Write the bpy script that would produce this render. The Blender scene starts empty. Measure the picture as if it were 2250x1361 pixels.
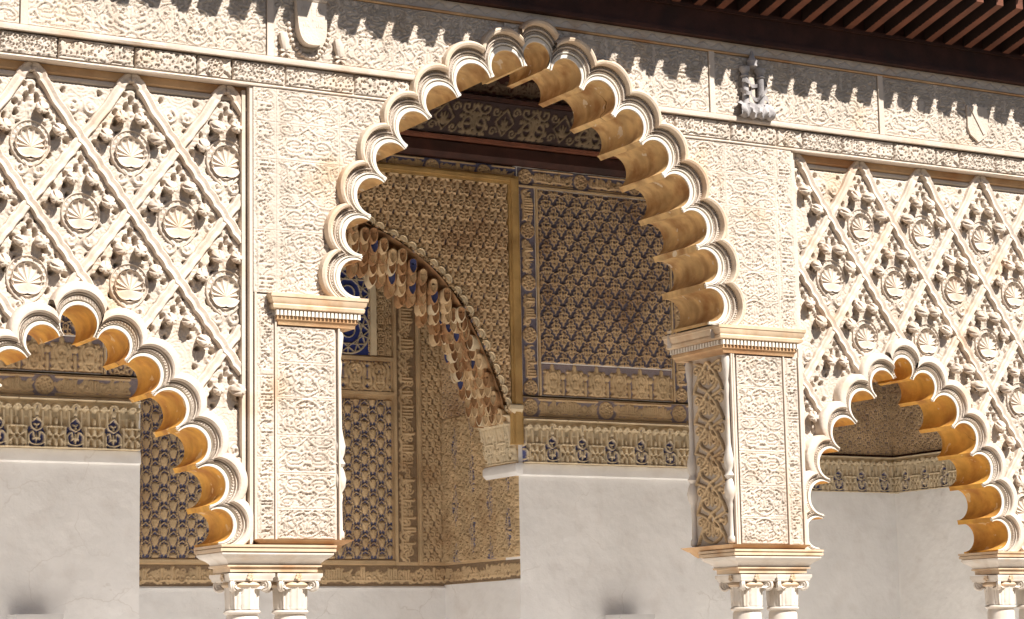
import bpy, bmesh, math, random
import numpy as np
from mathutils import Vector, Matrix
PI = math.pi
random.seed(7); RNG = np.random.default_rng(7)
S = bpy.context.scene
COL = S.collection

# ---------------------------------------------------------------- camera, world, sun, exposure
F_PX, W_PX = 4900.0, 2250.0
YAW, PITCH, ROLL = math.radians(30.4386), math.radians(8.8223), math.radians(-1.10506)
CAM = Vector((-7.0447, -16.0216, 1.8461))
cd = bpy.data.cameras.new('camera'); cam = bpy.data.objects.new('camera', cd); COL.objects.link(cam)
cd.sensor_fit = 'HORIZONTAL'; cd.sensor_width = 36.0; cd.lens = 36.0 * F_PX / W_PX
cd.clip_start = 0.1; cd.clip_end = 600
fwd = Vector((math.sin(YAW), math.cos(YAW), 0)); right = Vector((math.cos(YAW), -math.sin(YAW), 0)); up = Vector((0, 0, 1))
f2 = fwd * math.cos(PITCH) + up * math.sin(PITCH); u2 = up * math.cos(PITCH) - fwd * math.sin(PITCH)
r3 = right * math.cos(ROLL) + u2 * math.sin(ROLL); u3 = u2 * math.cos(ROLL) - right * math.sin(ROLL)
cam.matrix_world = Matrix(((r3.x, u3.x, -f2.x, CAM.x), (r3.y, u3.y, -f2.y, CAM.y), (r3.z, u3.z, -f2.z, CAM.z), (0, 0, 0, 1)))
S.camera = cam
SUN_AZ, SUN_EL = math.radians(18), math.radians(46.8)      # azimuth to the right of the facade normal
to_sun = Vector((math.sin(SUN_AZ) * math.cos(SUN_EL), -math.cos(SUN_AZ) * math.cos(SUN_EL), math.sin(SUN_EL)))
sd = bpy.data.lights.new('sun', 'SUN'); sun = bpy.data.objects.new('sun', sd); COL.objects.link(sun)
sd.energy = 5.0; sd.angle = math.radians(0.53); sd.color = (1.0, 0.955, 0.885)
sun.rotation_euler = to_sun.to_track_quat('Z', 'Y').to_euler()
w = bpy.data.worlds.new('World'); S.world = w; w.use_nodes = True
nt = w.node_tree; bg = nt.nodes['Background']
sky = nt.nodes.new('ShaderNodeTexSky'); sky.sky_type = 'NISHITA'; sky.sun_disc = False
sky.sun_elevation = SUN_EL; sky.sun_rotation = math.atan2(to_sun.x, to_sun.y)
nt.links.new(sky.outputs[0], bg.inputs[0]); bg.inputs[1].default_value = 0.05
S.view_settings.view_transform = 'Standard'; S.view_settings.look = 'None'; S.view_settings.gamma = 1
S.view_settings.use_curve_mapping = False; S.view_settings.exposure = 1.0
S.cycles.max_bounces = 7; S.cycles.diffuse_bounces = 6; S.cycles.use_denoising = True

def ray(px, py):
    x, y = (px - 1125) / F_PX, (py - 680.5) / F_PX
    return r3 * x - u3 * y + f2
def at(px, py, Y=0.0):                       # photograph position -> point on the wall plane y = Y
    d = ray(px, py); return CAM + d * ((Y - CAM.y) / d.y)
def onX(px, py, X):
    d = ray(px, py); return CAM + d * ((X - CAM.x) / d.x)

# ---------------------------------------------------------------- materials
def mat(name, col, rough=.85, var=.12, scale=3.0, ground=None, stain=None, stain_amt=.5, bump=.0, bscale=60., metal=0., spec=.3, stain_scale=2.2, stain_lo=.52, flake=None, streak=None, crack=None):
    m = bpy.data.materials.new(name); m.use_nodes = True; t = m.node_tree; b = t.nodes['Principled BSDF']
    b.inputs['Roughness'].default_value = rough; b.inputs['Metallic'].default_value = metal
    b.inputs['Specular IOR Level'].default_value = spec
    g = t.nodes.new('ShaderNodeNewGeometry')
    def noise(sc, det=5):
        n = t.nodes.new('ShaderNodeTexNoise'); n.inputs['Scale'].default_value = sc; n.inputs['Detail'].default_value = det
        t.links.new(g.outputs['Position'], n.inputs['Vector']); return n
    def mix(a, bb, fac, mode='MIX'):
        x = t.nodes.new('ShaderNodeMix'); x.data_type = 'RGBA'; x.blend_type = mode
        for s, v in ((x.inputs[6], a), (x.inputs[7], bb), (x.inputs[0], fac)):
            if isinstance(v, (tuple, float, int)): s.default_value = (*v, 1) if isinstance(v, tuple) else v
            else: t.links.new(v, s)
        return x.outputs[2]
    def ramp(src, lo, hi):
        r = t.nodes.new('ShaderNodeMapRange'); r.inputs[1].default_value = lo; r.inputs[2].default_value = hi
        t.links.new(src, r.inputs[0]); return r.outputs[0]
    c = tuple(col)
    n1 = noise(scale)
    lo = tuple(max(0, v * (1 - var)) for v in c); hi = tuple(min(1, v * (1 + var * .7)) for v in c)
    out = mix(lo, hi, ramp(n1.outputs[0], .3, .7))
    if stain is not None:
        n2 = noise(stain_scale, 8); out = mix(out, tuple(stain), ramp(n2.outputs[0], stain_lo, stain_lo + .2))
        out.node.inputs[0].links[0].from_node.inputs[4].default_value = stain_amt
    n3 = noise(scale * 14, 3)
    if streak is not None:                               # rain streaks running down
        vm = t.nodes.new('ShaderNodeVectorMath'); vm.operation = 'MULTIPLY'; vm.inputs[1].default_value = (9, 9, 1.1); t.links.new(g.outputs['Position'], vm.inputs[0])
        n5 = t.nodes.new('ShaderNodeTexNoise'); n5.inputs['Scale'].default_value = 1.0; n5.inputs['Detail'].default_value = 7; t.links.new(vm.outputs[0], n5.inputs['Vector'])
        r5 = ramp(n5.outputs[0], .54, .74); r5.node.inputs[4].default_value = .55; out = mix(out, tuple(streak), r5)
    if crack is not None:                                # hairline cracks and small chips
        nd = noise(2.2, 4); va = t.nodes.new('ShaderNodeVectorMath'); va.operation = 'MULTIPLY_ADD'; va.inputs[1].default_value = (.5, .5, .5)
        t.links.new(nd.outputs[1], va.inputs[0]); t.links.new(g.outputs['Position'], va.inputs[2])
        vo = t.nodes.new('ShaderNodeTexVoronoi'); vo.feature = 'DISTANCE_TO_EDGE'; vo.inputs['Scale'].default_value = 1.15; t.links.new(va.outputs[0], vo.inputs['Vector'])
        r6 = ramp(vo.outputs['Distance'], .008, .002); mm = t.nodes.new('ShaderNodeMath'); mm.operation = 'MULTIPLY'
        t.links.new(r6, mm.inputs[0]); t.links.new(ramp(noise(1.1, 2).outputs[0], .53, .64), mm.inputs[1]); out = mix(out, tuple(crack), mm.outputs[0])
        out = mix(out, tuple(v * .45 for v in crack), ramp(noise(16, 2).outputs[0], .80, .82))
    if flake is not None: out = mix(out, tuple(flake), ramp(noise(7.5, 9).outputs[0], .645, .66))
    if ground is not None:
        a = t.nodes.new('ShaderNodeAttribute'); a.attribute_name = 'paint'
        gn = mix(tuple(v * .6 for v in ground), tuple(min(1, v * 1.3) for v in ground), n3.outputs[0])
        out = mix(out, gn, a.outputs['Fac'])
    t.links.new(out, b.inputs['Base Color'])
    if bump:
        n4 = noise(bscale, 6); bp = t.nodes.new('ShaderNodeBump'); bp.inputs['Strength'].default_value = bump; bp.inputs['Distance'].default_value = .02
        t.links.new(n4.outputs[0], bp.inputs['Height']); t.links.new(bp.outputs[0], b.inputs['Normal'])
    return m
M = {}
M['stucco'] = mat('sunlit stucco', (.535, .458, .385), .9, .16, 2.6, streak=(.40, .31, .24), stain=(.46, .31, .17), stain_amt=.55, bump=.35, bscale=55, stain_lo=.56)
M['stucco_plain'] = mat('plain plaster moulding', (.57, .485, .405), .85, .12, 3, streak=(.44, .33, .25), stain=(.45, .24, .10), stain_amt=.6, bump=.2, bscale=40, stain_lo=.55)
M['stucco_brown'] = mat('iron stained moulding', (.52, .34, .19), .85, .2, 5, stain=(.34, .14, .05), stain_amt=.7, bump=.25, bscale=40, stain_lo=.45)
M['soffit'] = mat('bounce tinted ochre soffit', (.56, .365, .165), .8, .28, 6, stain=(.27, .12, .04), stain_amt=.75, bump=.3, bscale=22, stain_scale=5, stain_lo=.47, flake=(.60, .48, .34), streak=(.24, .12, .05), crack=(.16, .08, .03))  # ochre base puts warm bounced light into the colour of cream plaster
M['soffit_side'] = mat('bounce tinted orange soffit', (.60, .315, .06), .8, .22, 6, stain=(.36, .14, .03), stain_amt=.75, bump=.3, bscale=22, stain_scale=5, stain_lo=.46, flake=(.62, .42, .2), streak=(.26, .11, .03), crack=(.18, .08, .02))  # stronger orange, bounced light painted into the side arch undersides
M['hood'] = mat('ochre tinted hood', (.58, .47, .36), .85, .15, 4, stain=(.42, .22, .09), stain_amt=.6, bump=.2, bscale=40, stain_lo=.5)
M['fillet'] = mat('white arch fillet', (.66, .60, .52), .8, .08, 3, bump=.15, bscale=40)
M['marble'] = mat('white marble', (.60, .54, .475), .45, .12, 4, streak=(.42, .34, .26), stain=(.55, .38, .22), stain_amt=.5, bump=.05, bscale=30, spec=.5, stain_scale=6, stain_lo=.57)
M['impost'] = mat('cream marble impost', (.57, .435, .30), .55, .22, 4, stain=(.40, .20, .08), stain_amt=.6, bump=.08, bscale=25, spec=.4, stain_scale=5, stain_lo=.5)
M['dado'] = mat('white limewash', (.85, .835, .82), .9, .06, 2.2, bump=.8, bscale=6, stain=(.70, .66, .63), stain_amt=.4, stain_scale=3.5, crack=(.765, .74, .715))
M['tan'] = mat('carved tan stucco', (.60, .435, .255), .85, .2, 4, ground=(.125, .13, .225), stain=(.36, .21, .10), stain_amt=.6, bump=.3, bscale=70)
M['tan_dark'] = mat('carved stucco on dark ground', (.60, .425, .25), .85, .2, 3, ground=(.155, .14, .185), stain=(.30, .17, .09), stain_amt=.7, bump=.3, bscale=70)
M['tan_plain'] = mat('carved stucco on tan ground', (.61, .445, .265), .85, .18, 3, ground=(.26, .18, .11), stain=(.36, .21, .10), stain_amt=.6, bump=.3, bscale=70)
M['cream'] = mat('cream stucco', (.68, .56, .385), .85, .15, 6, ground=(.10, .12, .30), bump=.2, bscale=50)
M['ochreframe'] = mat('ochre frame', (.46, .29, .11), .8, .25, 5, stain=(.20, .10, .035), stain_amt=.7, bump=.25, bscale=40)
M['rust'] = mat('rust red stucco', (.38, .215, .105), .85, .3, 9, stain=(.20, .08, .04), stain_amt=.6, bump=.3, bscale=60)
M['blue'] = mat('blue paint', (.07, .085, .22), .8, .3, 9, bump=.2, bscale=60)
M['green'] = mat('green paint', (.10, .15, .10), .8, .3, 9, bump=.2, bscale=60)
M['glass'] = mat('blue lattice', (.50, .42, .30), .7, .15, 6, ground=(.03, .045, .20))
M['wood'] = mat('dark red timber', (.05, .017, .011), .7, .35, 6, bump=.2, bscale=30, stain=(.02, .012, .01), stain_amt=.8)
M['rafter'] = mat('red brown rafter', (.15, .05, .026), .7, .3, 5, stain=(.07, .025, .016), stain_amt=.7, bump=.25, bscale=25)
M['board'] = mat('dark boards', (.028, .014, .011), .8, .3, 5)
M['woodpaint'] = mat('painted timber frieze', (.17, .12, .07), .75, .3, 7, ground=(.035, .018, .016), bump=.2, bscale=50)
M['woodred'] = mat('red painted timber', (.15, .10, .065), .75, .3, 7, ground=(.06, .018, .013), bump=.2, bscale=50)
M['tile'] = mat('clay roof tile', (.40, .20, .12), .85, .25, 8)
M['grey'] = mat('weathered grey stone', (.36, .335, .33), .9, .35, 9, stain=(.10, .085, .085), stain_amt=.8, bump=.3, bscale=60, stain_scale=4)
M['pave'] = mat('clipped garden beds', (.085, .07, .04), .9, .3, 1.2, bump=.1, bscale=20)
M['terrace'] = mat('worn stone terrace', (.42, .35, .28), .8, .15, 1.5)
M['floor'] = mat('white marble floor', (.80, .77, .73), .6, .08, 1.2)
M['lamp'] = mat('grey lamp housing', (.62, .61, .60), .5, .05, 9)

# ---------------------------------------------------------------- object helpers
WP = {}
def lnk(name, data, parent=None, pos=(0, 0, 0), rot=None, sc=None):
    o = bpy.data.objects.new(name, data); COL.objects.link(o); p = Vector(pos)
    WP[o] = p
    if parent is not None:
        o.parent = parent; o.location = p - WP[parent]
    else: o.location = p
    if rot: o.rotation_euler = rot
    if sc: o.scale = sc
    return o
def tag(o, label=None, cat=None, group=None, kind=None):
    for k, v in (('label', label), ('category', cat), ('group', group), ('kind', kind)):
        if v: o[k] = v
    return o
def thing(name, label, cat, pos, group=None): return tag(lnk(name, None, None, pos), label, cat, group, 'thing')
def sharp(me, ang=35):
    me.shade_smooth()
    try: me.set_sharp_from_angle(angle=math.radians(ang))
    except Exception: pass
def mk(name, V, Fc, m, smooth=35):
    me = bpy.data.meshes.new(name)
    me.from_pydata([tuple(v) for v in V], [], [tuple(f) for f in Fc]); me.update()
    me.materials.append(M[m] if isinstance(m, str) else m)
    if smooth: sharp(me, smooth)
    return me
def mkq(name, V, Q, m, paint=None, smooth=True):        # numpy quads
    me = bpy.data.meshes.new(name); nv, nq = len(V), len(Q)
    me.vertices.add(nv); me.vertices.foreach_set('co', np.ascontiguousarray(V, dtype=np.float32).ravel())
    me.loops.add(nq * 4); me.polygons.add(nq)
    me.loops.foreach_set('vertex_index', np.ascontiguousarray(Q, dtype=np.int32).ravel())
    me.polygons.foreach_set('loop_start', np.arange(0, nq * 4, 4, dtype=np.int32))
    if paint is not None:
        a = me.attributes.new('paint', 'FLOAT', 'POINT'); a.data.foreach_set('value', np.ascontiguousarray(paint, dtype=np.float32).ravel())
    me.update(calc_edges=True); me.validate(); me.materials.append(M[m])
    if smooth: me.shade_smooth()
    return me
class MB:                                               # collects boxes, rings and lathes
    def __init__(s): s.v = []; s.f = []
    def add(s, V, Fc):
        k = len(s.v); s.v += [tuple(v) for v in V]; s.f += [tuple(i + k for i in f) for f in Fc]; return s
    def box(s, x0, x1, y0, y1, z0, z1):
        return s.add([(x, y, z) for z in (z0, z1) for y in (y0, y1) for x in (x0, x1)],
                     [(0, 2, 3, 1), (4, 5, 7, 6), (0, 1, 5, 4), (2, 6, 7, 3), (0, 4, 6, 2), (1, 3, 7, 5)])
    def stack(s, st, cap=True):                          # rectangular loops (x0,x1,y0,y1,z)
        V = []; Fc = []
        for x0, x1, y0, y1, z in st: V += [(x0, y0, z), (x1, y0, z), (x1, y1, z), (x0, y1, z)]
        for i in range(len(st) - 1):
            for j in range(4): Fc.append((i * 4 + j, i * 4 + (j + 1) % 4, i * 4 + 4 + (j + 1) % 4, i * 4 + 4 + j))
        if cap: Fc += [(3, 2, 1, 0), tuple(len(V) - 4 + j for j in range(4))]
        return s.add(V, Fc)
    def lathe(s, prof, n=20, c=(0, 0), cap=True):        # (r,z) about a vertical axis
        V = []; Fc = []
        for r, z in prof:
            for j in range(n): a = 2 * PI * j / n; V.append((c[0] + r * math.cos(a), c[1] + r * math.sin(a), z))
        for i in range(len(prof) - 1):
            for j in range(n): Fc.append((i * n + j, i * n + (j + 1) % n, i * n + n + (j + 1) % n, i * n + n + j))
        if cap: Fc += [tuple(range(n))[::-1], tuple(len(V) - n + j for j in range(n))]
        return s.add(V, Fc)
    def tube(s, pts, r, n=8, caps=True):                # round bar along a 3-D path (r scalar or list)
        pts = [Vector(p) for p in pts]; V = []; Fc = []; k = len(pts)
        for i, p in enumerate(pts):
            d = (pts[min(i + 1, k - 1)] - pts[max(i - 1, 0)]).normalized()
            a = d.cross(Vector((0, 1, 0.01)));  a = a.normalized() if a.length > 1e-4 else Vector((1, 0, 0)); b = d.cross(a)
            rr = r[i] if isinstance(r, (list, tuple)) else r
            for j in range(n): q = 2 * PI * j / n; V.append(p + (a * math.cos(q) + b * math.sin(q)) * rr)
        for i in range(k - 1):
            for j in range(n): Fc.append((i * n + j, i * n + n + j, i * n + n + (j + 1) % n, i * n + (j + 1) % n))
        if caps: Fc += [tuple(range(n)), tuple(len(V) - n + j for j in range(n))[::-1]]
        return s.add(V, Fc)
    def prism(s, poly, y0, y1):                          # x-z outline extruded along y
        n = len(poly); V = [(x, y0, z) for x, z in poly] + [(x, y1, z) for x, z in poly]
        Fc = [tuple(range(n)), tuple(range(2 * n - 1, n - 1, -1))] + [(i, i + n, (i + 1) % n + n, (i + 1) % n) for i in range(n)]
        return s.add(V, Fc)
    def mesh(s, name, m, smooth=35): return mk(name, s.v, s.f, m, smooth)
    def build(s, name, m, parent=None, pos=None, smooth=35):   # world coordinates unless pos is given
        if pos is None:
            base = WP[parent] if parent is not None else Vector((0, 0, 0))
            s.v = [tuple(Vector(v) - base) for v in s.v]; pos = base
        return lnk(name, s.mesh(name, m, smooth), parent, pos)

# ---------------------------------------------------------------- carving: height fields drawn with strokes
def cat(P, n=6):                                         # Catmull-Rom through control points
    P = [np.array(p, float) for p in P]; P = [2 * P[0] - P[1]] + P + [2 * P[-1] - P[-2]]; out = []
    for i in range(1, len(P) - 2):
        for k in range(n):
            t = k / n; a, b, c, d = P[i - 1:i + 3]
            out.append(.5 * ((2 * b) + (c - a) * t + (2 * a - 5 * b + 4 * c - d) * t * t + (-a + 3 * b - 3 * c + d) * t ** 3))
    out.append(P[-2]); return out
def spiral(c, r, a0, turns, hand=1, r1=.15, n=14):
    return [(c[0] + r * (1 + (r1 - 1) * k / n) * math.cos(a0 + hand * 2 * PI * turns * k / n),
             c[1] + r * (1 + (r1 - 1) * k / n) * math.sin(a0 + hand * 2 * PI * turns * k / n)) for k in range(n + 1)]
def arc(c, r, a0, a1, n=14): return [(c[0] + r * math.cos(a0 + (a1 - a0) * k / n), c[1] + r * math.sin(a0 + (a1 - a0) * k / n)) for k in range(n + 1)]
class Cv:
    def __init__(s, w, h, r, px=False, py=False):
        s.w, s.h, s.px, s.py = w, h, px, py
        s.nx = int(round(w / r)) + (0 if px else 1); s.ny = int(round(h / r)) + (0 if py else 1)
        s.dx = w / (s.nx - (0 if px else 1)); s.dy = h / (s.ny - (0 if py else 1)); s.H = np.zeros((s.ny, s.nx))
    def win(s, x0, x1, y0, y1):
        i0, i1 = int(math.floor((x0 + s.w / 2) / s.dx)), int(math.ceil((x1 + s.w / 2) / s.dx)) + 1
        j0, j1 = int(math.floor((y0 + s.h / 2) / s.dy)), int(math.ceil((y1 + s.h / 2) / s.dy)) + 1
        if not s.px: i0, i1 = max(0, i0), min(s.nx, i1)
        if not s.py: j0, j1 = max(0, j0), min(s.ny, j1)
        if i1 <= i0 or j1 <= j0: return None
        I = np.arange(i0, i1); J = np.arange(j0, j1)
        return np.ix_(J % s.ny, I % s.nx), (I * s.dx - s.w / 2)[None, :], (J * s.dy - s.h / 2)[:, None]
    def stroke(s, pts, w, h=1., prof=0, wl=None):
        n = len(pts) - 1
        for k in range(n):
            (ax, ay), (bx, by) = pts[k], pts[k + 1]
            w0 = w if wl is None else w * wl((k + .0) / n); w1 = w if wl is None else w * wl((k + 1.) / n); wm = max(w0, w1)
            if wm < 1e-5: continue
            q = s.win(min(ax, bx) - wm, max(ax, bx) + wm, min(ay, by) - wm, max(ay, by) + wm)
            if q is None: continue
            ix, X, Y = q; dx, dy = bx - ax, by - ay; L = dx * dx + dy * dy + 1e-12
            t = np.clip(((X - ax) * dx + (Y - ay) * dy) / L, 0, 1); d = np.hypot(X - ax - t * dx, Y - ay - t * dy)
            u = d / (w0 + (w1 - w0) * t + 1e-9)
            if prof == 0: v = np.sqrt(np.clip(1 - u * u, 0, 1))
            elif prof == 1: v = np.clip((1 - u) * 4, 0, 1)
            elif prof == 2: v = np.clip((1 - u) * 5, 0, 1) * (1 - .45 * np.clip(1 - u * 2.2, 0, 1))
            else: v = np.sqrt(np.clip(1 - u * u, 0, 1)) * (1 - .5 * (u < .22))
            s.H[ix] = np.maximum(s.H[ix], h * v)
        return s
    def leaf(s, a, b, wd, bend=0., h=.9, n=7):
        a = np.array(a); b = np.array(b); d = b - a; nrm = np.array((-d[1], d[0]))
        pts = [a + d * t + nrm * bend * 4 * t * (1 - t) for t in np.linspace(0, 1, n)]
        return s.stroke(pts, wd, h, 3, lambda t: max(.12, math.sin(PI * min(1, .12 + .88 * t)) ** .7))
    def disc(s, c, r, h=1., hole=0.):
        q = s.win(c[0] - r, c[0] + r, c[1] - r, c[1] + r)
        if q is None: return s
        ix, X, Y = q; d = np.hypot(X - c[0], Y - c[1]) / r; v = np.sqrt(np.clip(1 - d * d, 0, 1))
        if hole: v = np.where(d < hole, .15, v)
        s.H[ix] = np.maximum(s.H[ix], h * v); return s
    def poke(s, c, r, h=0.):
        q = s.win(c[0] - r, c[0] + r, c[1] - r, c[1] + r)
        if q is None: return s
        ix, X, Y = q; s.H[ix] = np.where(np.hypot(X - c[0], Y - c[1]) < r, h, s.H[ix]); return s
    def mir(s, fn): fn(1); fn(-1); return s
def arabesque(cv, w, h, var=0, ox=0, oy=0, k=1.):        # symmetrical leaf and ribbon panel filling w x h about (ox, oy)
    a, b = w / 2, h / 2; sg = -1 if var % 2 else 1; u = min(a, b); v2 = (var // 2) % 2
    def p(x, y): return (ox + x * a, oy + sg * y * b)
    for m in (1, -1):
        f = lambda x, y: p(m * x, y)
        if v2 == 0:
            cv.stroke(cat([f(0, -.97), f(.22, -.86), f(.44, -.55), f(.36, -.12), f(.50, .30), f(.40, .66), f(.10, .80), f(-.10, .55)]), .10 * u * k, 1., 2)
            cv.stroke(cat([f(.98, -.9), f(.72, -.70), f(.70, -.2), f(.86, .2), f(.80, .62), f(.55, .9)]), .085 * u * k, .95, 2)
            sp = (((.22, -.30), .20, .6, 1), ((.88, -.38), .18, 2.2, -1), ((.66, .44), .14, -1.2, 1)); lv = (((.05, -.62), (.30, -.66), .11, .15), ((.44, -.5), (.68, -.78), .10, .2), ((.36, -.12), (.10, .12), .12, -.2), ((.50, .30), (.72, .06), .12, .2),
                ((.40, .66), (.66, .72), .10, -.2), ((.86, .2), (.98, -.1), .09, -.2), ((.10, .80), (.36, .97), .10, .2), ((.86, .3), (.97, .6), .09, .1), ((.42, -.95), (.80, -.95), .11, .2), ((.80, .95), (.98, .85), .09, 0.), ((.2, .3), (.34, .5), .1, .2))
        else:
            cv.stroke(cat([f(0, -.4), f(.30, -.72), f(.66, -.66), f(.78, -.2), f(.52, .14), f(.24, .0), f(.30, -.28), f(.5, -.3)]), .10 * u * k, 1., 2)
            cv.stroke(cat([f(.0, .95), f(.2, .62), f(.52, .42), f(.84, .52), f(.90, .82), f(.62, .9), f(.56, .7)]), .09 * u * k, .95, 2)
            sp = (((.16, .30), .15, 1.6, 1), ((.92, .12), .15, 2.2, -1)); lv = (((.0, -.9), (.36, -.94), .12, .15), ((.5, -.92), (.95, -.88), .12, .1), ((.80, -.3), (.98, -.6), .11, .2), ((.52, .14), (.78, .3), .12, -.2), ((.24, 0), (.06, .2), .11, .2), ((.2, .62), (.3, .92), .11, .2), ((.42, .2), (.3, .44), .1, .1), ((.08, -.6), (.2, -.36), .1, .2))
        for c, r, a0, hd in sp:
            cx, cy = f(*c); cv.stroke(spiral((cx, cy), r * u, a0 if m > 0 else PI - a0, 1.15, hd * m * sg), .06 * u * k, .85, 0)
        for A, B, wd, bd in lv: cv.leaf(f(*A), f(*B), wd * u * 1.25 * k, bd * m * sg, .72)
    cv.leaf(p(0, -.45), p(0, .3), .13 * u * k, 0, .9); [cv.leaf(p(m * x, y), p(m * (x + .12), y + .1), .07 * u * k, .2 * m, .5) for m in (1, -1) for x, y in ((.12, -.8), (.55, .02), (.6, -.4), (.2, .66), (.86, -.62), (.7, .84), (.3, .1))]; cv.stroke(arc(p(0, -.66), .10 * u, 0, 2 * PI), .04 * u * k, .9)
    return cv
def script_band(cv, x0, x1, y0, y1, seed=0, rot=False, k=1.):   # flowing letter strokes on a scroll ground
    r = random.Random(seed); h = abs(y1 - y0); x = x0
    P = (lambda a, b: (b, a)) if rot else (lambda a, b: (a, b))
    sw = .055 * h * k
    while x < x1:                                        # scroll ground
        cv.stroke([P(*q) for q in spiral((x, y0 + h * r.uniform(.3, .75)), h * .2, r.uniform(0, 6), 1.2, r.choice((1, -1)))], sw * .7, .5)
        cv.leaf(P(x, y0 + h * r.uniform(.15, .5)), P(x + h * .25, y0 + h * r.uniform(.5, .9)), sw * 1.3, .2, .5); cv.leaf(P(x, y0 + h * r.uniform(.05, .3)), P(x + h * .2, y0 + h * r.uniform(.0, .4)), sw * 1.3, -.2, .45); x += h * .21
    x = x0 + h * .1
    while x < x1 - h * .2:
        q = r.random(); yb = y0 + h * .2
        if q < .45:
            t = y0 + h * r.uniform(.75, .95); cv.stroke([P(x, yb), P(x, t), P(x + h * .06, t + h * .02)], sw, 1, 1); dx = h * .16
            if r.random() < .5: cv.stroke([P(x + h * .16, yb), P(x + h * .16, t)], sw, 1, 1); dx = h * .3
            cv.stroke([P(x, yb), P(x + dx, yb)], sw, 1, 1)
        elif q < .75:
            cv.stroke([P(*e) for e in arc((x + h * .12, yb + h * .12), h * .12, -PI / 2, PI * 1.4)], sw, 1, 1); dx = h * .32; cv.stroke([P(x, yb), P(x + dx, yb)], sw, 1, 1)
        else:
            cv.stroke([P(*e) for e in arc((x + h * .18, yb + h * .1), h * .2, PI, 2 * PI)], sw, 1, 1); cv.disc(P(x + h * .18, yb + h * .35), sw * 1.1, 1.); dx = h * .4
        x += dx + h * .03
    return cv
def rosette(cv, c, r, n=8, k=1.):
    cv.stroke(arc(c, r * .93, 0, 2 * PI, 28), r * .07 * k, 1., 1)
    for q in range(n):
        a = 2 * PI * q / n; b = 2 * PI * (q + 3) / n
        cv.stroke([(c[0] + r * .88 * math.cos(a), c[1] + r * .88 * math.sin(a)), (c[0] + r * .88 * math.cos(b), c[1] + r * .88 * math.sin(b))], r * .065 * k, .9, 1)
        cv.disc((c[0] + r * .42 * math.cos(a + .39), c[1] + r * .42 * math.sin(a + .39)), r * .1, .6)
    cv.disc(c, r * .15, .8); return cv
def incise(H, t=.42):                                   # flat low relief with cut outlines
    m = H > t; e = np.zeros_like(m); e[:, 1:] |= m[:, 1:] ^ m[:, :-1]; e[1:, :] |= m[1:, :] ^ m[:-1, :]
    return .62 + .38 * m * np.clip(H, .6, 1) - .75 * e
def smooth2(H, n=1):
    for _ in range(n):
        P = np.pad(H, 1, mode='edge'); H = (P[1:-1, 1:-1] * 4 + P[:-2, 1:-1] + P[2:, 1:-1] + P[1:-1, :-2] + P[1:-1, 2:]) / 8
    return H
def relief(name, parent, O, U, V, N, H, amp, m, mask=None, paint=None, edge=None, base=0., wob=0.):
    """grid of H over the parallelogram O + U,V, raised along N; mask drops quads; edge sinks the border by that much"""
    ny, nx = H.shape; O, U, V, N = (np.array(q, float) for q in (O, U, V, N))
    u = np.linspace(0, 1, nx); v = np.linspace(0, 1, ny)
    D = base + amp * H
    if wob: D = D + wob * (RNG.random((ny, nx)) - .5)
    if edge is not None:
        D = D.copy(); D[0, :] = D[-1, :] = edge; D[:, 0] = D[:, -1] = edge
    P = O + u[None, :, None] * U + v[:, None, None] * V + D[..., None] * N
    idx = np.arange(nx * ny).reshape(ny, nx)
    Q = np.stack([idx[:-1, :-1], idx[:-1, 1:], idx[1:, 1:], idx[1:, :-1]], -1).reshape(-1, 4)
    if np.dot(np.cross(U, V), N) < 0: Q = Q[:, ::-1]
    P = P.reshape(-1, 3); pa = None if paint is None else paint.reshape(-1)
    if mask is not None:
        k = mask[:-1, :-1] & mask[1:, :-1] & mask[:-1, 1:] & mask[1:, 1:]; Q = Q[k.reshape(-1)]
        if len(Q) == 0: return None
        used, inv = np.unique(Q, return_inverse=True); P = P[used]; Q = inv.reshape(-1, 4)
        if pa is not None: pa = pa[used]
    b = np.array(WP[parent]) if parent is not None else np.zeros(3)
    return lnk(name, mkq(name, P - b, Q, m, pa), parent, b)
EX, EZ, NF = (1, 0, 0), (0, 0, 1), (0, -1, 0)
def v3(x, y, z): return Vector((x, y, z))
# ---------------------------------------------------------------- ground, roof mass, rear faces
def struct(name, o): return tag(o, kind='structure')
b = MB(); b.box(-90, 90, -140, -3.6, -.5, 0); struct('garden_ground', b.build('garden_ground', 'pave'))
for nm, q in (('opposite_wing', (-30, 40, -34, -26)), ('side_wing', (-24, -16, -26, 6)), ('side_wing', (26, 34, -26, 6))):      # the other wings that close the courtyard
    b = MB(); b.box(*q, .0, 9.5); b.stack([(q[0] - .6, q[1] + .6, q[2] - .6, q[3] + .6, 9.5), (q[0] + 2, q[1] - 2, q[2] + 2, q[3] - 2, 11.5)]); struct(nm, b.build(nm, 'stucco'))
b = MB(); b.box(-60, 60, -3.596, -1.1, -.5, .002); struct('stone_terrace', b.build('stone_terrace', 'terrace')); b = MB(); b.box(-60, 60, -1.096, 40, -.5, .004); struct('marble_floor', b.build('marble_floor', 'floor'))

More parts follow.
